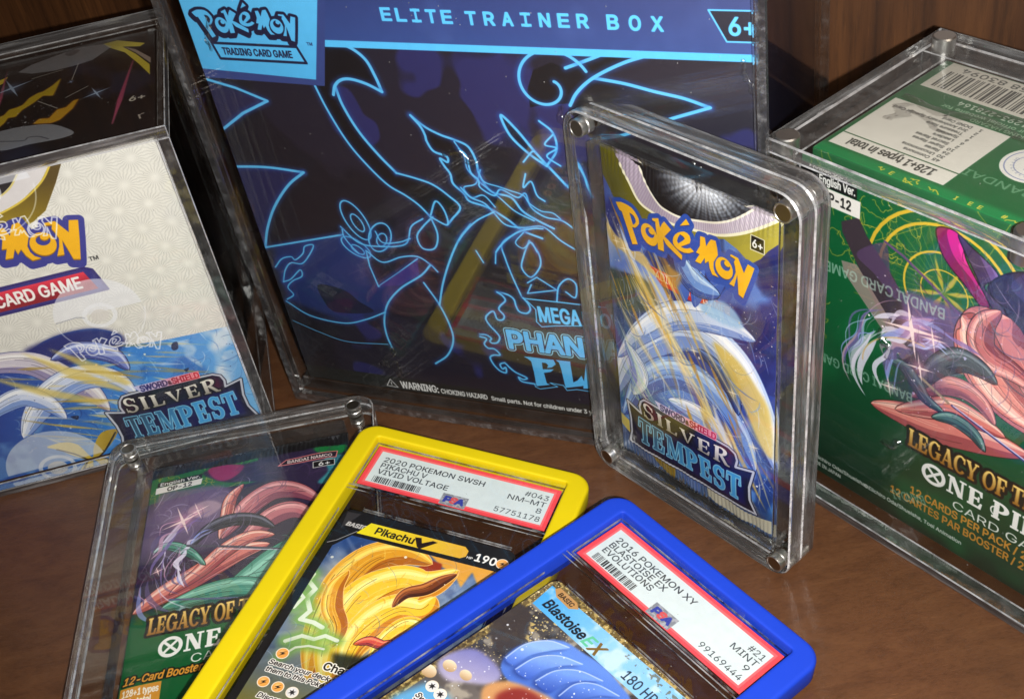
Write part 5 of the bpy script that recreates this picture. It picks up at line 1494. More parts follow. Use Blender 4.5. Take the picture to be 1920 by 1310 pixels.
def art_blue_card():
    A = Art(-3.15, -11.0, 6.3, 8.8, 110, (110, 92, 52))
    A.blotch(.12, 121, (196, 172, 104), .52, .1, .8)
    A.blotch(.1, 122, (60, 48, 28), .56, .1, .7)
    A.sparks(900, (-3.15, -3.3, 3.15, -2.2), .02, [(232, 214, 150), (90, 74, 40), (250, 240, 200)], 123)
    A.poly(np.array([(-2.9, -3.42), (2.95, -3.3), (2.95, -10.7), (-2.9, -10.7)]), lgrad((-2.5, -4), (60, 56, 56), (2, -6), (150, 138, 120), (112, 104, 100)))
    A.blotch(1.0, 124, (40, 36, 38), .55, .12, .8, _rect(-2.95, -10.7, 2.95, -3.35))
    A.blotch(.5, 125, (196, 186, 166), .6, .12, .6, _rect(-2.95, -10.7, 2.95, -3.35))
    A.blotch(.16, 126, (214, 186, 110), .6, .06, .8, [(-3.41, -5.17), (-3.19, -4.22), (-1.77, -3.73), (-1.57, -4.45), (-2.69, -5.29)])
    A.sparks(500, (-2.9, -6.5, -.5, -3.4), .02, [(230, 206, 130), (206, 176, 100), (250, 236, 190)], 127)
    R = lambda P, c, al=1, so=.03: A.poly(np.array(P), c, al, soft=so, smooth=True)
    R([(-3.03, -5.02), (-3.36, -4.22), (-3.12, -3.74), (-2.63, -3.77), (-2.11, -4.32), (-1.86, -5.06), (-2.31, -5.41)], (62, 54, 50), .95, .04)
    R([(-3.07, -7.05), (-3.05, -6.37), (-2.70, -5.87), (-2.05, -5.75), (-1.50, -5.84), (-1.41, -6.27), (-1.97, -6.83), (-2.44, -7.21)], lgrad((-2.6, -5.2), (96, 100, 176), (-1.6, -7), (190, 180, 200)), 1, .06)
    for p, r in (((-2.74, -6.83), .24), ((-2.17, -6.67), .21), ((-3.00, -7.41), .26)):
        p = np.array(p)
        A.poly(ell(p[0], p[1], r, r * .8), lgrad(p + (-.1, .2), (244, 228, 200), p + (.1, -.2), (176, 140, 96)))
    # glossy blue waves rolling over warm sand
    R([(-1.82, -5.58), (-1.96, -4.91), (-1.69, -4.21), (-1.23, -3.67), (-0.52, -3.49), (0.22, -3.36), (1.09, -3.43), (1.65, -3.64), (1.17, -4.64), (0.27, -5.52), (-0.69, -5.78), (-1.41, -5.82)], lgrad((-1.6, -4.6), (96, 136, 220), (0, -7.4), (44, 70, 160), (66, 104, 196)), 1, .03)
    for P, c1, c2 in (([(-1.88, -5.37), (-1.86, -4.60), (-1.49, -3.98), (-0.91, -3.68), (-1.21, -4.22), (-1.47, -4.80), (-1.46, -5.33)], (140, 176, 242), (76, 112, 206)),
                      ([(-1.37, -5.41), (-1.29, -4.68), (-0.88, -4.11), (-0.21, -3.78), (-0.55, -4.27), (-0.80, -4.84), (-0.84, -5.33)], (124, 160, 236), (60, 94, 190)),
                      ([(-0.67, -5.22), (-0.55, -4.54), (-0.10, -4.01), (0.61, -3.72), (0.23, -4.17), (-0.04, -4.66), (-0.11, -5.19)], (110, 148, 230), (50, 80, 172)),
                      ([(0.16, -5.04), (0.18, -4.40), (0.57, -3.95), (1.30, -3.71), (0.92, -4.15), (0.69, -4.60), (0.56, -5.00)], (100, 138, 222), (44, 72, 160))):
        P = np.array(P)
        A.poly(P - (.05, .1), (34, 52, 120), .8, soft=.08, smooth=True)
        A.poly(P, lgrad(P[1], c1, P[-1], c2), 1, soft=.02, smooth=True)
        A.line(sm(P[:4]), .035, (206, 222, 252), .75, soft=.03)
    R([(-1.47, -6.60), (-1.24, -5.90), (-0.51, -5.48), (0.27, -5.26), (0.46, -5.81), (-0.57, -7.02)], (206, 150, 96), .95, .05)
    R([(-1.04, -6.45), (-0.81, -5.75), (-0.07, -5.48), (0.19, -5.96), (-0.44, -6.69)], (132, 40, 38), .95, .08)
    A.sparks(160, (-2.8, -8, 1, -4), .02, [(240, 244, 252)], 128)
    # name bar
    bar = np.array([(-3.02, -2.5), (2.95, -2.28), (2.95, -3.32), (-2.9, -3.43)])
    A.poly(bar, lgrad((-3, -3), (70, 164, 230), (2.8, -3), (130, 190, 236), (140, 196, 236)))
    A.blotch(.5, 129, (206, 226, 240), .58, .15, .7, bar)
    A.blotch(.1, 130, (90, 74, 40), .6, .05, .6, np.array([(.4, -2.4), (3, -2.3), (3, -2.75), (.4, -2.62)]))
    A.text('Blastoise', -2.66, -3.24, .36, (24, 28, 34), width=1.75, bold=.035, shear=.12)
    A.text('E', -.86, -3.26, .4, (96, 190, 150), width=.26, bold=.05, shear=.3)
    A.text('X', -.55, -3.3, .46, (120, 92, 36), width=.34, bold=.05, shear=.3)
    A.poly(np.array([(-2.78, -2.36), (-2.0, -2.36), (-1.78, -2.5), (-2.0, -2.72), (-2.6, -2.7), (-2.86, -2.52)]), (186, 140, 84))
    A.text('BASIC', -2.62, -2.62, .16, (50, 38, 24), width=.62, bold=.015, shear=.1)
    A.text('180 HP', .85, -3.22, .36, (40, 50, 64), width=1.25, bold=.006)
    # lower text panel
    A.poly([(-3.00, -8.76), (-2.74, -7.74), (-1.92, -7.49), (-0.69, -7.84), (-2.24, -9.65)], (96, 176, 230), .85, soft=.1)
    p = np.array((-2.51, -7.66))
    energy(A, p[0], p[1], .2, False)
    p = np.array((-2.13, -7.65))
    energy(A, p[0], p[1], .2, False)
    p = np.array((-2.60, -8.13))
    ink_text(A, 'Switch this', p[0], p[1] - .1, .18, 1.2)
    p = np.array((-2.57, -8.38))
    ink_text(A, 'Then, your', p[0], p[1] - .1, .18, 1.2)
    return A

# ------------------------------------------------------------------ meshes
def uvl(bm):
    return bm.loops.layers.uv.get('UVMap') or bm.loops.layers.uv.new('UVMap')

def link(name, me, mats, parent=None):
    o = bpy.data.objects.new(name, me)
    COL.objects.link(o)
    for mt in mats:
        me.materials.append(mt)
    if parent is not None:
        o.parent = parent
    return o

def finish(bm, name, smooth=None):
    for v in bm.verts:
        v.co *= CM
    bmesh.ops.recalc_face_normals(bm, faces=bm.faces[:])
    me = bpy.data.meshes.new(name)
    bm.to_mesh(me)
    bm.free()
    if smooth is not None:
        me.shade_smooth()
        me.set_sharp_from_angle(angle=math.radians(smooth))
    return me

def tag(o, label, cat, group=None, kind=None):
    if label:
        o['label'] = label
    if cat:
        o['category'] = cat
    if group:
        o['group'] = group
    if kind:
        o['kind'] = kind
    return o

def root(name, o, u, d, w, label, cat, group=None):
    e = bpy.data.objects.new(name, None)
    COL.objects.link(e)
    e.empty_display_size = .02
    mt = Matrix.Identity(4)
    for i in range(3):
        mt[i][0], mt[i][1], mt[i][2], mt[i][3] = u[i], d[i], w[i], o[i] * CM
    e.matrix_world = mt
    return tag(e, label, cat, group)

def box_bm(x0, x1, y0, y1, z0, z1, bev=0.0, seg=2):
    bm = bmesh.new()
    bmesh.ops.create_cube(bm, size=1)
    for v in bm.verts:
        v.co = Vector(((x0 + x1) / 2 + v.co.x * (x1 - x0), (y0 + y1) / 2 + v.co.y * (y1 - y0), (z0 + z1) / 2 + v.co.z * (z1 - z0)))
    if bev:
        bmesh.ops.bevel(bm, geom=bm.edges[:], offset=bev, segments=seg, affect='EDGES', profile=.5)
    return bm

def panel(name, x0, x1, y0, y1, z0, z1, axis, parent, edge='edge', bev=.035, clear='clear', chamfer='chamfer'):
    """a sheet of acrylic: clear large faces, worked edges"""
    bm = box_bm(x0, x1, y0, y1, z0, z1, bev, 1)
    bm.normal_update()
    for f in bm.faces:
        a_ = [abs(v) for v in f.normal]
        f.material_index = 0 if a_[axis] > .99 else (1 if max(a_) > .99 else 2)
    return link(name, finish(bm, name), [M[clear], M[edge], M[chamfer]], parent)

def print_mat(name, A, rough=.42, coat=.6, wrinkle=30, wr_str=.12, stretch=(1, 1, 1), metallic=0.0, coat_rough=.06, fine=0.0):
    mt, nt, out = new_mat(name)
    b = principled(nt, out, None, rough, Metallic=metallic)
    t = N(nt, 'ShaderNodeTexImage')
    t.image = A.image(name)
    t.interpolation = 'Cubic'
    t.extension = 'EXTEND'
    uv = N(nt, 'ShaderNodeUVMap')
    uv.uv_map = 'UVMap'
    nt.links.new(uv.outputs[0], t.inputs[0])
    n0 = noise(nt, 260, 3, .6)
    r0 = ramp(nt, n0.outputs[0], [(.3, (.93, .93, .93, 1)), (.7, (1, 1, 1, 1))])
    mx = N(nt, 'ShaderNodeMix', _data_type='RGBA', _blend_type='MULTIPLY')
    mx.inputs[0].default_value = 1.0
    nt.links.new(t.outputs[0], mx.inputs[6])
    nt.links.new(r0.outputs[0], mx.inputs[7])
    nt.links.new(mx.outputs[2], b.inputs['Base Color'])
    if coat:
        b.inputs['Coat Weight'].default_value = coat
        b.inputs['Coat Roughness'].default_value = coat_rough
        n = noise(nt, wrinkle, 4, .62, stretch, distortion=1.2)
        bp = bump(nt, n.outputs[0], wr_str, .002)
        nt.links.new(bp.outputs[0], b.inputs['Coat Normal'])
    if fine:
        n = noise(nt, 160, 3, .6)
        bp = bump(nt, n.outputs[0], fine, .0006)
        nt.links.new(bp.outputs[0], b.inputs['Normal'])
    return mt

def map_uv(bm, f, A, h, v):
    """uv of a face from two local axes that carry the sheet's centimetres"""
    L = uvl(bm)
    for lp in f.loops:
        c = lp.vert.co
        lp[L].uv = ((c[h] - A.x0) / A.w, (c[v] - A.y0) / A.h)

def carton(name, x1, x0, d0, d1, z0, z1, mats, front, top=None, parent=None, dx=0.0, dz=0.0, dy=0.0, bev=.07):
    """printed carton; front sheet in (x,z), top sheet in (x,depth); dx, dy, dz: sheet centimetres minus local ones"""
    bm = box_bm(x0, x1, d0, d1, z0, z1, bev, 3)
    bm.normal_update()
    L = uvl(bm)
    for f in bm.faces:
        n = f.normal
        f.material_index = 2
        if n.y < -.6:
            f.material_index = 0
        elif n.z > .6 and top is not None:
            f.material_index = 1
        S, v, off = (front, 2, dz) if f.material_index != 1 else (top, 1, dy)
        for lp in f.loops:
            c = lp.vert.co
            lp[L].uv = ((c.x + dx - S.x0) / S.w, (c[v] + off - S.y0) / S.h)
    return link(name, finish(bm, name, 40), mats, parent)

def rr(w0, w1, h0, h1, r, n=8):
    """rounded rectangle, counter-clockwise"""
    P = []
    for cx, cy_, a in ((w1 - r, h1 - r, 0), (w0 + r, h1 - r, 90), (w0 + r, h0 + r, 180), (w1 - r, h0 + r, 270)):
        for k in range(n + 1):
            t = math.radians(a + 90 * k / n)
            P.append((cx + r * math.cos(t), cy_ + r * math.sin(t)))
    return P

def bridge(bm, A, B, mat=0, smooth=False):
    k = len(A)
    for i in range(k):
        f = bm.faces.new((A[i], A[(i + 1) % k], B[(i + 1) % k], B[i]))
        f.material_index = mat

def lathe_y(bm, x, z, prof, n=24, mat=0, cap_mat=None):
    """solid of revolution round the local y axis; prof: (radius, y)"""
    rings = []
    for r, y in prof:
        rings.append([bm.verts.new((x + r * math.cos(2 * math.pi * k / n), y, z + r * math.sin(2 * math.pi * k / n))) for k in range(n)])
    for a, b in zip(rings[:-1], rings[1:]):
        bridge(bm, a, b, mat)
    f = bm.faces.new(rings[0])
    f.material_index = mat if cap_mat is None else cap_mat
    f = bm.faces.new(rings[-1][::-1])
    f.material_index = mat

def magnet(name, x, z, r, y0, y1, parent):
    bm = bmesh.new()
    mid = (y0 + y1) / 2
    c = r * .12
    lathe_y(bm, x, z, [(r * .82, y0 + .012), (r * .86, y0), (r - c * .3, y0), (r, y0 + c), (r, mid - .03), (r * .9, mid), (r, mid + .03), (r, y1 - c), (r - c, y1)], 28, 0, 1)
    return link(name, finish(bm, name, 35), [M['metal'], M['metal_cap']], parent)

def stud(name, x, y, r, z0, z1, parent):
    bm = bmesh.new()
    c = r * .12
    lathe_y(bm, x, 0, [(r - c, z1), (r, z1 - c), (r, (z0 + z1) / 2 + .03), (r * .92, (z0 + z1) / 2), (r, (z0 + z1) / 2 - .03), (r, z0 + c), (r - c, z0)], 28, 0, 0)
    for v in bm.verts:
        v.co = Vector((v.co.x, y + v.co.z, v.co.y))
    return link(name, finish(bm, name, 35), [M['metal_satin']], parent)

M['metal_satin'] = mat_plain('satin_magnet', (190, 188, 184), .35, 300, .05, Metallic=1.0)

def crease(parent, a, b, width, n, seed, amp=.05):
    """a crumpled ridge of shrink film between two local points on a face whose outward normal is given by a[3]"""
    g = np.random.default_rng(seed)
    p0, p1, nv = Vector(a[:3]), Vector(b[:3]), Vector(a[3])
    d = p1 - p0
    side = d.cross(nv).normalized()
    bm = bmesh.new()
    rows = []
    ks = 6
    for i in range(n + 1):
        t = i / n
        wob = math.sin(t * 9 + seed) * width * .3
        row = []
        for k in range(ks + 1):
            s_ = k / ks - .5
            h = 0.012 + (0 if k in (0, ks) or i in (0, n) else abs(g.normal(0, amp)))
            row.append(bm.verts.new(p0 + d * t + side * (s_ * width * (.5 + .5 * math.sin(math.pi * t)) + wob + g.normal(0, width * .05)) + nv * h))
        rows.append(row)
    for r0, r1 in zip(rows[:-1], rows[1:]):
        for k in range(ks):
            bm.faces.new((r0[k], r0[k + 1], r1[k + 1], r1[k]))
    return link('film_crease', finish(bm, 'film_crease', 180), [M['film']], parent)

# ------------------------------------------------------------------ the setting
bm = box_bm(-150, 150, -90, 130, -8, 0)
t_ = tag(link('table', finish(bm, 'table'), [M['table']]), 'brown wooden table top under all the boxes and cards', None, kind='structure')
bm = box_bm(-150, 150, 10.4, 14, .004, 160)
for v in bm.verts:                                           # the wall runs along the back of the navy box
    v.co = Vector((-.04 + v.co.x * .888 + v.co.y * .46, 34.35 - v.co.x * .46 + v.co.y * .888, v.co.z))
w_ = tag(link('wall', finish(bm, 'wall'), [M['wall']]), 'dark brown wooden back wall with upright grain', None, kind='structure')

def frame(yaw, tilt=0.0):
    u = Vector((math.cos(yaw), math.sin(yaw), 0))
    d = Vector((-math.sin(yaw), math.cos(yaw), 0))       # into the depth
    w = Vector((0, 0, 1))
    w2 = math.cos(tilt) * w + math.sin(tilt) * d
    d2 = math.cos(tilt) * d - math.sin(tilt) * w
    return u, d2, w2

# ------------------------------------------------------------------ navy trainer box in its acrylic case (middle, back)
u, d, w = frame(-.4779, -.0172)
oB = (-.0392, 34.347, 0.0)
case = root('acrylic_case', oB, u, d, w, 'large clear acrylic case with wavy edges around the dark blue box', 'acrylic case', 'clear acrylic cases')
x0, x1, y0, y1, H, t = -10.05, 9.62, -.42, 10.0, 19.0, .36
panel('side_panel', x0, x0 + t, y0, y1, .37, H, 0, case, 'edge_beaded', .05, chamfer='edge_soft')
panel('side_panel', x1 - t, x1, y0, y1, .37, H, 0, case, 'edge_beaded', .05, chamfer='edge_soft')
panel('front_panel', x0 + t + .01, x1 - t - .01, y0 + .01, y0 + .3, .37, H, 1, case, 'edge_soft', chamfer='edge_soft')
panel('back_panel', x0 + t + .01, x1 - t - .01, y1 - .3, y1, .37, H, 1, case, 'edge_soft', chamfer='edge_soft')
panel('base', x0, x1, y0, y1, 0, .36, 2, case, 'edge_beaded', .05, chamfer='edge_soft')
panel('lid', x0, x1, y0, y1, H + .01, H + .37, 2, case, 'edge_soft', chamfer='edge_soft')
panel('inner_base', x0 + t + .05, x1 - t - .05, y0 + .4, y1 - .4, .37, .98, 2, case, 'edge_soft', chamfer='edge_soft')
A = art_navy_box()
pm = print_mat('navy_box_print', A, .5, .7, 14, .1, (1, 1, 1), coat_rough=.05)
e = root('carton', oB, u, d, w, 'dark blue trainer box with neon blue line drawing, largest of the boxes', 'carton')
carton('card_box', 9.3, -9.3, 0, 8.9, .99, 18.0, [pm, M['navy_card'], M['navy_card']], A, None, e)

FN = (0, -1, 0)
for q in (((-5.6, 0, 2.6, FN), (-4.6, 0, 1.9), .5, 26, 1), ((-4.9, 0, 3.4, FN), (-5.5, 0, 2.2), .3, 16, 2), ((-8.4, 0, 16.8, FN), (-8.7, 0, 15.6), .2, 14, 3), ((8.8, 0, 16.0, FN), (9.1, 0, 14.9), .2, 18, 4), ((3.2, 0, 14.2, FN), (3.7, 0, 13.0), .35, 16, 5), ((7.3, 0, 12.6, FN), (7.5, 0, 12.0), .25, 10, 6), ((-1.0, 0, 12.4, FN), (.2, 0, 12.0), .3, 14, 7)):
    crease(e, *q, amp=.07)

# ------------------------------------------------------------------ cream display box in its acrylic case (left)
u, d, w = frame(.1018, -.0298)
oA = (-10.3881, 37.6084, 0.0)
case = root('acrylic_case', oA, u, d, w, 'clear acrylic case around the cream and blue box at the left', 'acrylic case', 'clear acrylic cases')
x0, x1, y0, y1, H, t = -13.3, .5, -.5, 9.0, 14.0, .42
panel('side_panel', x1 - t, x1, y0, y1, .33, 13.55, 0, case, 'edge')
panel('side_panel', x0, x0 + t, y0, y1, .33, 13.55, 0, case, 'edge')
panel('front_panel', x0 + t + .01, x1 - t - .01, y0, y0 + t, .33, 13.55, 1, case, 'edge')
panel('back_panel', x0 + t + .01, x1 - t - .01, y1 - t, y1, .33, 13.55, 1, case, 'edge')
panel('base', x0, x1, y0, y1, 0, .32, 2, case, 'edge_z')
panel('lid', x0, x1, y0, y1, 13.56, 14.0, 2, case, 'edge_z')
for xx in (x1 - .62,):
    for yy in (y0 + .72, y1 - .72):
        bm = box_bm(xx - .16, xx + .16, yy - .05, yy + .05, 13.45, 13.54, .03)
        link('glue_spot', finish(bm, 'glue_spot'), [M['ridge']], case)
A1, A2 = art_cream_front(), art_cream_top()
pm = print_mat('cream_box_print', A1, .5, .6, 22, .1)
pt = print_mat('cream_box_top_print', A2, .45, .5, 22, .1)
e = root('carton', oA, u, d, w, 'cream display box with blue storm picture and yellow lettering', 'carton')
carton('card_box', 0, -12.9, 0, 8.45, .335, 13.47, [pm, pt, M['dark_card']], A1, A2, e)

# ------------------------------------------------------------------ green display box in its acrylic case (right)
u, d, w = frame(-.9966)
oD = (8.1499, 29.6086, 0.0)
case = root('acrylic_case', oD, u, d, w, 'clear acrylic case with lid and round magnets around the green box', 'acrylic case', 'clear acrylic cases')
W, Dp, H, t = 15.5, 8.13, 13.7, .86
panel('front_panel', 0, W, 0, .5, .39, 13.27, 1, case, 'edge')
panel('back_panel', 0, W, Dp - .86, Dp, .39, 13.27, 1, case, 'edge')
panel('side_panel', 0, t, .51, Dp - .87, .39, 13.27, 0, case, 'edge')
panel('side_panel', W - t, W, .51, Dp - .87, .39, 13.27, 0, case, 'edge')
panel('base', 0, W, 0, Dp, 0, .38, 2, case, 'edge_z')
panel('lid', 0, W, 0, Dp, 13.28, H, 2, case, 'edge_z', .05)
for xx in (.45, 7.98, W - .45):
    for yy in (.44, Dp - .42):
        stud('magnet', xx, yy, .36, 12.8, 13.72, case)
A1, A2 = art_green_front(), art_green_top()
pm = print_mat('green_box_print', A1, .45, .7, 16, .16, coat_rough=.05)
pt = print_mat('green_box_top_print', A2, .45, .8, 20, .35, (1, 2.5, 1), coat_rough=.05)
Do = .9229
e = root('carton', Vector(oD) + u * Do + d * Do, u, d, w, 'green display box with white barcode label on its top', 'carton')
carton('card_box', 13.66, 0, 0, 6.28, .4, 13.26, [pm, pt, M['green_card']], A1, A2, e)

TN = (0, 0, 1)
for q in (((.3, 3.62, 13.265, TN), (4.2, 3.75, 13.265), .45, 60, 11), ((.7, 3.45, 13.265, TN), (.9, 2.4, 13.265), .5, 20, 12), ((2.4, 4.4, 13.265, TN), (6.0, 4.2, 13.265), .3, 50, 13), ((1.0, 3.2, 13.265, TN), (2.6, 2.6, 13.265), .2, 20, 14), ((4.0, 3.6, 13.265, TN), (7.4, 3.2, 13.265), .35, 40, 15)):
    crease(e, *q, amp=.022)
for q in (((3.0, 0, 3.4, FN), (3.7, 0, 3.9), .3, 18, 16), ((.2, 0, 12.2, FN), (.25, 0, 10.4), .15, 18, 17), ((2.6, 0, 8.0, FN), (3.1, 0, 7.0), .25, 14, 18)):
    crease(e, *q, amp=.07)

# ------------------------------------------------------------------ magnetic cases for single boosters
def plate(name, W, H, y0, y1, r, pocket, py0, py1, parent):
    """half of the case: rounded slab with a rectangular recess on its inner side"""
    bm = bmesh.new()
    out = rr(-W / 2, W / 2, 0, H, r)
    c = .045
    inn = rr(-W / 2 + c, W / 2 - c, c, H - c, r - c)
    def ring(P, y):
        return [bm.verts.new((x, y, z)) for x, z in P]
    a, b, e2, f2 = ring(inn, y0), ring(out, y0 + c), ring(out, y1 - c), ring(inn, y1)
    bridge(bm, a, b, 3)
    bridge(bm, b, e2, 1)
    bridge(bm, e2, f2, 3)
    f = bm.faces.new(a)
    f.material_index = 0
    f = bm.faces.new(f2[::-1])
    f.material_index = 0
    # recess walls
    p = rr(*pocket, .12, 3)
    q0, q1 = ring(p, py0), ring(p, py1)
    bridge(bm, q0, q1, 2)
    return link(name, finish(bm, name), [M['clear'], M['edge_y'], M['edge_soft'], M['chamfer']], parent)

def foil_pack(name, x0, x1, z0, z1, y, puff, A, pm, parent, seed):
    nx, nz = 168, 60
    g = np.random.default_rng(seed)
    ph = g.uniform(0, 6.28, 12)
    bm = bmesh.new()
    L = uvl(bm)
    def depth(s, t):
        body = (1 - abs(2 * s - 1) ** 5) * (1 - abs(2 * t - 1) ** 9)
        wv = .03 * math.sin(9 * s + 5 * t + ph[0]) * math.sin(7 * t + ph[1]) + .02 * math.sin(23 * s * t + ph[2]) + .015 * math.sin(31 * t + 8 * s + ph[3])
        edge = math.exp(-((min(t, 1 - t)) / .05) ** 2) * .03 * math.sin(40 * s + ph[4])
        rib = .012 * math.sin(6.2832 * 42 * s) if min(t, 1 - t) < .055 else 0
        return rib + puff * body + wv * min(1, body * 2 + .3) + edge
    F = [[bm.verts.new((x0 + (x1 - x0) * i / nx, y - depth(i / nx, j / nz), z0 + (z1 - z0) * j / nz)) for j in range(nz + 1)] for i in range(nx + 1)]
    B = [[bm.verts.new((x0 + (x1 - x0) * i / nx, y + .03 + .5 * depth(i / nx, j / nz), z0 + (z1 - z0) * j / nz)) for j in range(nz + 1)] for i in range(nx + 1)]
    for i in range(nx):
        for j in range(nz):
            f = bm.faces.new((F[i][j], F[i + 1][j], F[i + 1][j + 1], F[i][j + 1]))
            f.material_index = 0
            f.smooth = True
            for lp in f.loops:
                cc = lp.vert.co
                lp[L].uv = ((cc.x - A.x0) / A.w, (cc.z - A.y0) / A.h)
            f = bm.faces.new((B[i][j], B[i][j + 1], B[i + 1][j + 1], B[i + 1][j]))
            f.material_index = 1
            f.smooth = True
    for i in range(nx):
        for j in (0, nz):
            f = bm.faces.new((F[i][j], B[i][j], B[i + 1][j], F[i + 1][j]))
            f.material_index = 1
    for j in range(nz):
        for i in (0, nx):
            f = bm.faces.new((F[i][j], F[i][j + 1], B[i][j + 1], B[i][j]))
            f.material_index = 1
    me = finish(bm, name)
    return link(name, me, [pm, M['foil_back']], parent)

# standing one, middle front
u, d, w = frame(-.9551, .0388)
oC = Vector((4.8495, 28.3331, .05))
oC2 = oC + u * -.03
case = root('booster_case', oC2, u, d, w, 'clear magnetic acrylic case standing upright around the blue and gold booster', 'acrylic case', 'clear magnetic booster cases')
plate('front_plate', 8.8, 14.4, 0, .62, .75, (-3.62, 3.62, .72, 13.38), .2, .62, case)
plate('back_plate', 8.8, 14.4, .63, 1.3, .75, (-3.62, 3.62, .72, 13.38), .63, 1.05, case)
for xx in (-3.77, 3.83):
    for zz in (.464, 13.82):
        magnet('magnet', xx, zz, .3, -.03, .5, case)
        magnet('magnet', xx, zz, .25, .66, 1.2, case)
A = art_storm_pack()
pm = print_mat('storm_pack_print', A, .34, .5, 34, .2, (1, 1, 1), metallic=.25, coat_rough=.12, fine=.12)
e = root('booster_pack', oC, u, d, w, 'blue and gold foil booster pack standing upright in its clear case', 'card pack', 'foil booster packs')
foil_pack('foil', -3.36, 3.33, .86, 13.24, .47, .12, A, pm, e, 3)

# lying one, left front
a = math.radians(.5)
uE, wE, dE = Vector((math.cos(a), math.sin(a), 0)), Vector((-math.sin(a), math.cos(a), 0)), Vector((0, 0, -1))
oE = Vector((-10.86, 20.2, 1.0)) + uE * 0
case = root('booster_case', oE, uE, dE, wE, 'clear magnetic acrylic case lying flat around the green booster', 'acrylic case', 'clear magnetic booster cases')
HE = 16.72
pk = (-3.98, 4.08, 1.0, 15.5)
plate('front_plate', 10.5, HE, 0, .48, .8, pk, .1, .48, case)
plate('back_plate', 10.5, HE, .49, 1.0, .8, pk, .49, .85, case)
for xx in (-4.5, 4.46):
    for zz in (.6, HE - .62):
        magnet('magnet', xx, zz, .3, -.05, .42, case)
        magnet('magnet', xx, zz, .27, .52, .95, case)
A = art_green_pack()
pm = print_mat('green_pack_print', A, .36, .5, 40, .2, (1, 1, 1), metallic=.2, coat_rough=.1, fine=.12)
e = root('booster_pack', Vector((-14.5, 0, .62)), Vector((1, 0, 0)), Vector((0, 0, -1)), Vector((0, 1, 0)), 'green and purple foil booster pack lying in its clear case under the yellow bumper', 'card pack', 'foil booster packs')
foil_pack('foil', .02, 7.66, 23.5, 35.25, 0, .18, A, pm, e, 8)

# ------------------------------------------------------------------ graded cards in silicone bumpers
def euler_frame(yaw, tx, ty):
    return (Matrix.Rotation(yaw, 3, 'Z') @ Matrix.Rotation(tx, 3, 'X') @ Matrix.Rotation(ty, 3, 'Y'))

def bumper(name, mt, o, R, label):
    bm = bmesh.new()
    X, Yt, Yb = 4.45, 1.78, -12.3
    xi, yi, yb = 3.66, 1.2, -11.75
    st = [(0.1, -.56), (.03, -.53), (0, -.46), (0, .17), (.01, .215), (.035, .26), (.075, .29), (.115, .302), (.15, .304), (.2, .305)]
    def ring(P, z):
        return [bm.verts.new((x, y, z)) for x, y in P]
    prev = None
    first = None
    for ins, z in st:
        r = ring(rr(-X + ins, X - ins, Yb + ins, Yt - ins, .72 - ins * .6, 8), z)
        if prev:
            bridge(bm, prev, r)
        else:
            first = r
        prev = r
    # inner lip, wider on the long sides than on the short ones
    for gx, gy, z, rad in ((.16, .12, .305, .25), (.12, .09, .304, .23), (.05, .04, .298, .17), (.015, .012, .28, .13), (0, 0, .25, .1), (0, 0, -.5, .1)):
        r = ring(rr(-xi - gx, xi + gx, yb - gy, yi + gy, rad, 8), z)
        bridge(bm, prev, r)
        prev = r
    r = ring(rr(-xi, xi, yb, yi, .1, 8), -.56)
    bridge(bm, prev, r)
    bridge(bm, r, first)
    ob = link(name, finish(bm, name, 50), [mt])
    m4 = R.to_4x4()
    m4.translation = Vector(o) * CM
    ob.matrix_world = m4
    return tag(ob, label, 'bumper frame', 'silicone bumpers around graded cards')

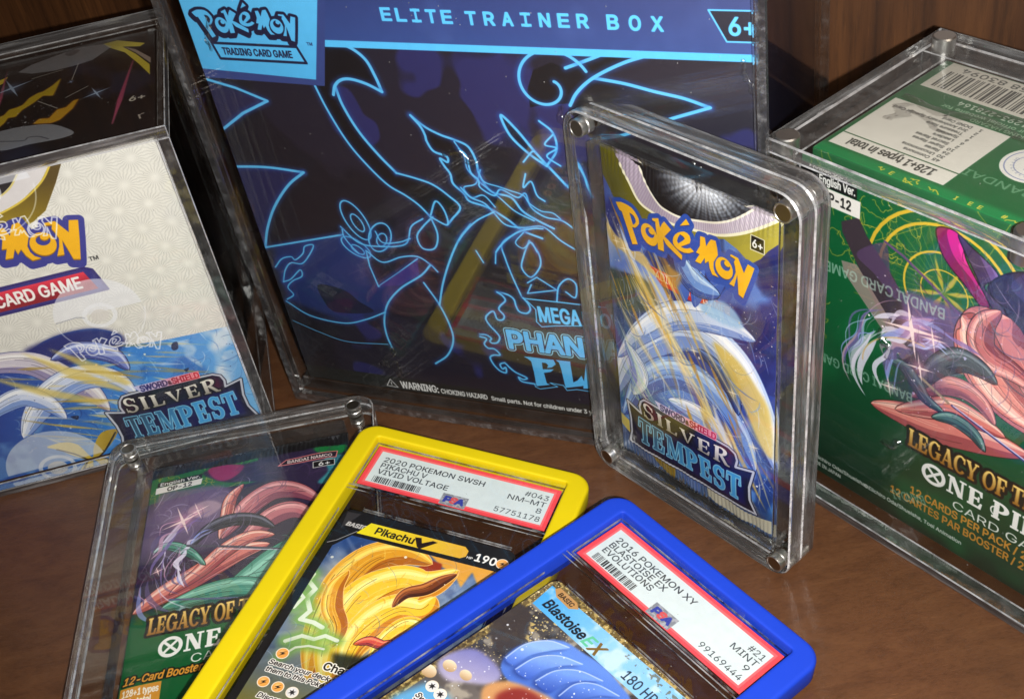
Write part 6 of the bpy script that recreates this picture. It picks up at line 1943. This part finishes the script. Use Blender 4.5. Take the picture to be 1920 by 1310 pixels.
def slab(o, R, Al, Ac, label, pre):
    m3 = R
    e = root('card_slab', o, m3.col[0], m3.col[1], m3.col[2], label, 'graded card', 'graded cards in clear slabs')
    bm = bmesh.new()
    def ring(P, z):
        return [bm.verts.new((x, y, z)) for x, y in P]
    P = rr(-4.0, 4.0, -12.05, 1.5, .35, 5)
    P2 = rr(-3.92, 3.92, -11.97, 1.42, .3, 5)
    a, b, c, f_ = ring(P2, .2), ring(P, .12), ring(P, -.24), ring(P2, -.32)
    bridge(bm, a, b, 1)
    bridge(bm, b, c, 1)
    bridge(bm, c, f_, 1)
    bm.faces.new(a)
    bk = bm.faces.new(f_[::-1])
    bk.material_index = 2
    link('shell', finish(bm, 'shell'), [M['clear_slab'], M['edge_soft'], M['slab_back']], e)
    # moulded ridges of the shell: divider bars, card well
    def bar(x0, x1, y0, y1, z0=.2, z1=.235):
        bm = box_bm(x0, x1, y0, y1, z0, z1, .012, 1)
        link('ridge', finish(bm, 'ridge'), [M['ridge']], e)
    bar(-3.72, 3.72, -1.345, -1.3)
    bar(-3.72, 3.72, -1.52, -1.485)
    bar(-2.72, 2.76, -2.13, -2.1, -.02, .06)
    bar(-2.72, 2.76, -2.2, -2.185, -.02, .03)
    bar(-3.58, -3.55, -11.3, -2.35, -.02, .06)
    bar(3.4, 3.43, -11.3, -2.35, -.02, .06)
    bar(-3.62, 3.62, 1.08, 1.1, -.02, .08)
    bar(-3.63, -3.6, -1.1, 1.07, -.02, .08)
    bar(3.6, 3.63, -1.1, 1.07, -.02, .08)
    bar(-3.62, 3.62, -1.13, -1.11, -.02, .08)
    # label
    bm = box_bm(Al.x0, Al.x0 + Al.w, Al.y0, Al.y0 + Al.h, -.03, 0)
    for f in bm.faces:
        map_uv(bm, f, Al, 0, 1)
    pm = print_mat(pre + '_label_print', Al, .55, .1, 60, .02)
    link('paper_label', finish(bm, 'paper_label'), [pm], e)
    # card
    bm = bmesh.new()
    P = rr(Ac.x0, Ac.x0 + Ac.w, Ac.y0, Ac.y0 + Ac.h, .3, 6)
    a, b = ring_z(bm, P, 0), ring_z(bm, P, -.03)
    f = bm.faces.new(a)
    bridge(bm, a, b, 1)
    f2 = bm.faces.new(b[::-1])
    f2.material_index = 1
    for ff in bm.faces:
        map_uv(bm, ff, Ac, 0, 1)
    pm = print_mat(pre + '_card_print', Ac, .35, .5, 60, .03, metallic=.1)
    link('trading_card', finish(bm, 'trading_card'), [pm, M['paper']], e)
    return e

def ring_z(bm, P, z):
    return [bm.verts.new((x, y, z)) for x, y in P]

oF, RF = (-2.7553, 30.6481, 1.2097), euler_frame(-.4564, -.0624, .1236)
oG, RG = (3.5759, 23.9779, 1.1136), euler_frame(-.9901, -.0967, .0872)
bumper('silicone_bumper', M['yellow'], oF, RF, 'yellow silicone bumper frame, partly under the blue one')
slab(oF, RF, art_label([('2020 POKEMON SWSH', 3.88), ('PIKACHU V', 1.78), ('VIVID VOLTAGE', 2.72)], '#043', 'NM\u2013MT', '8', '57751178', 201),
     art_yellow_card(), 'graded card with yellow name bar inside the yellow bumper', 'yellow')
bumper('silicone_bumper', M['blue'], oG, RG, 'blue silicone bumper frame at the front, leaning on the yellow one')
slab(oG, RG, art_label([('2016 POKEMON XY', 3.5), ('BLASTOISE EX', 2.5), ('EVOLUTIONS', 2.2)], '#21', 'MINT', '9', '99169444', 202),
     art_blue_card(), 'graded card with light blue name bar inside the blue bumper', 'blue')

bpy.context.view_layer.update()
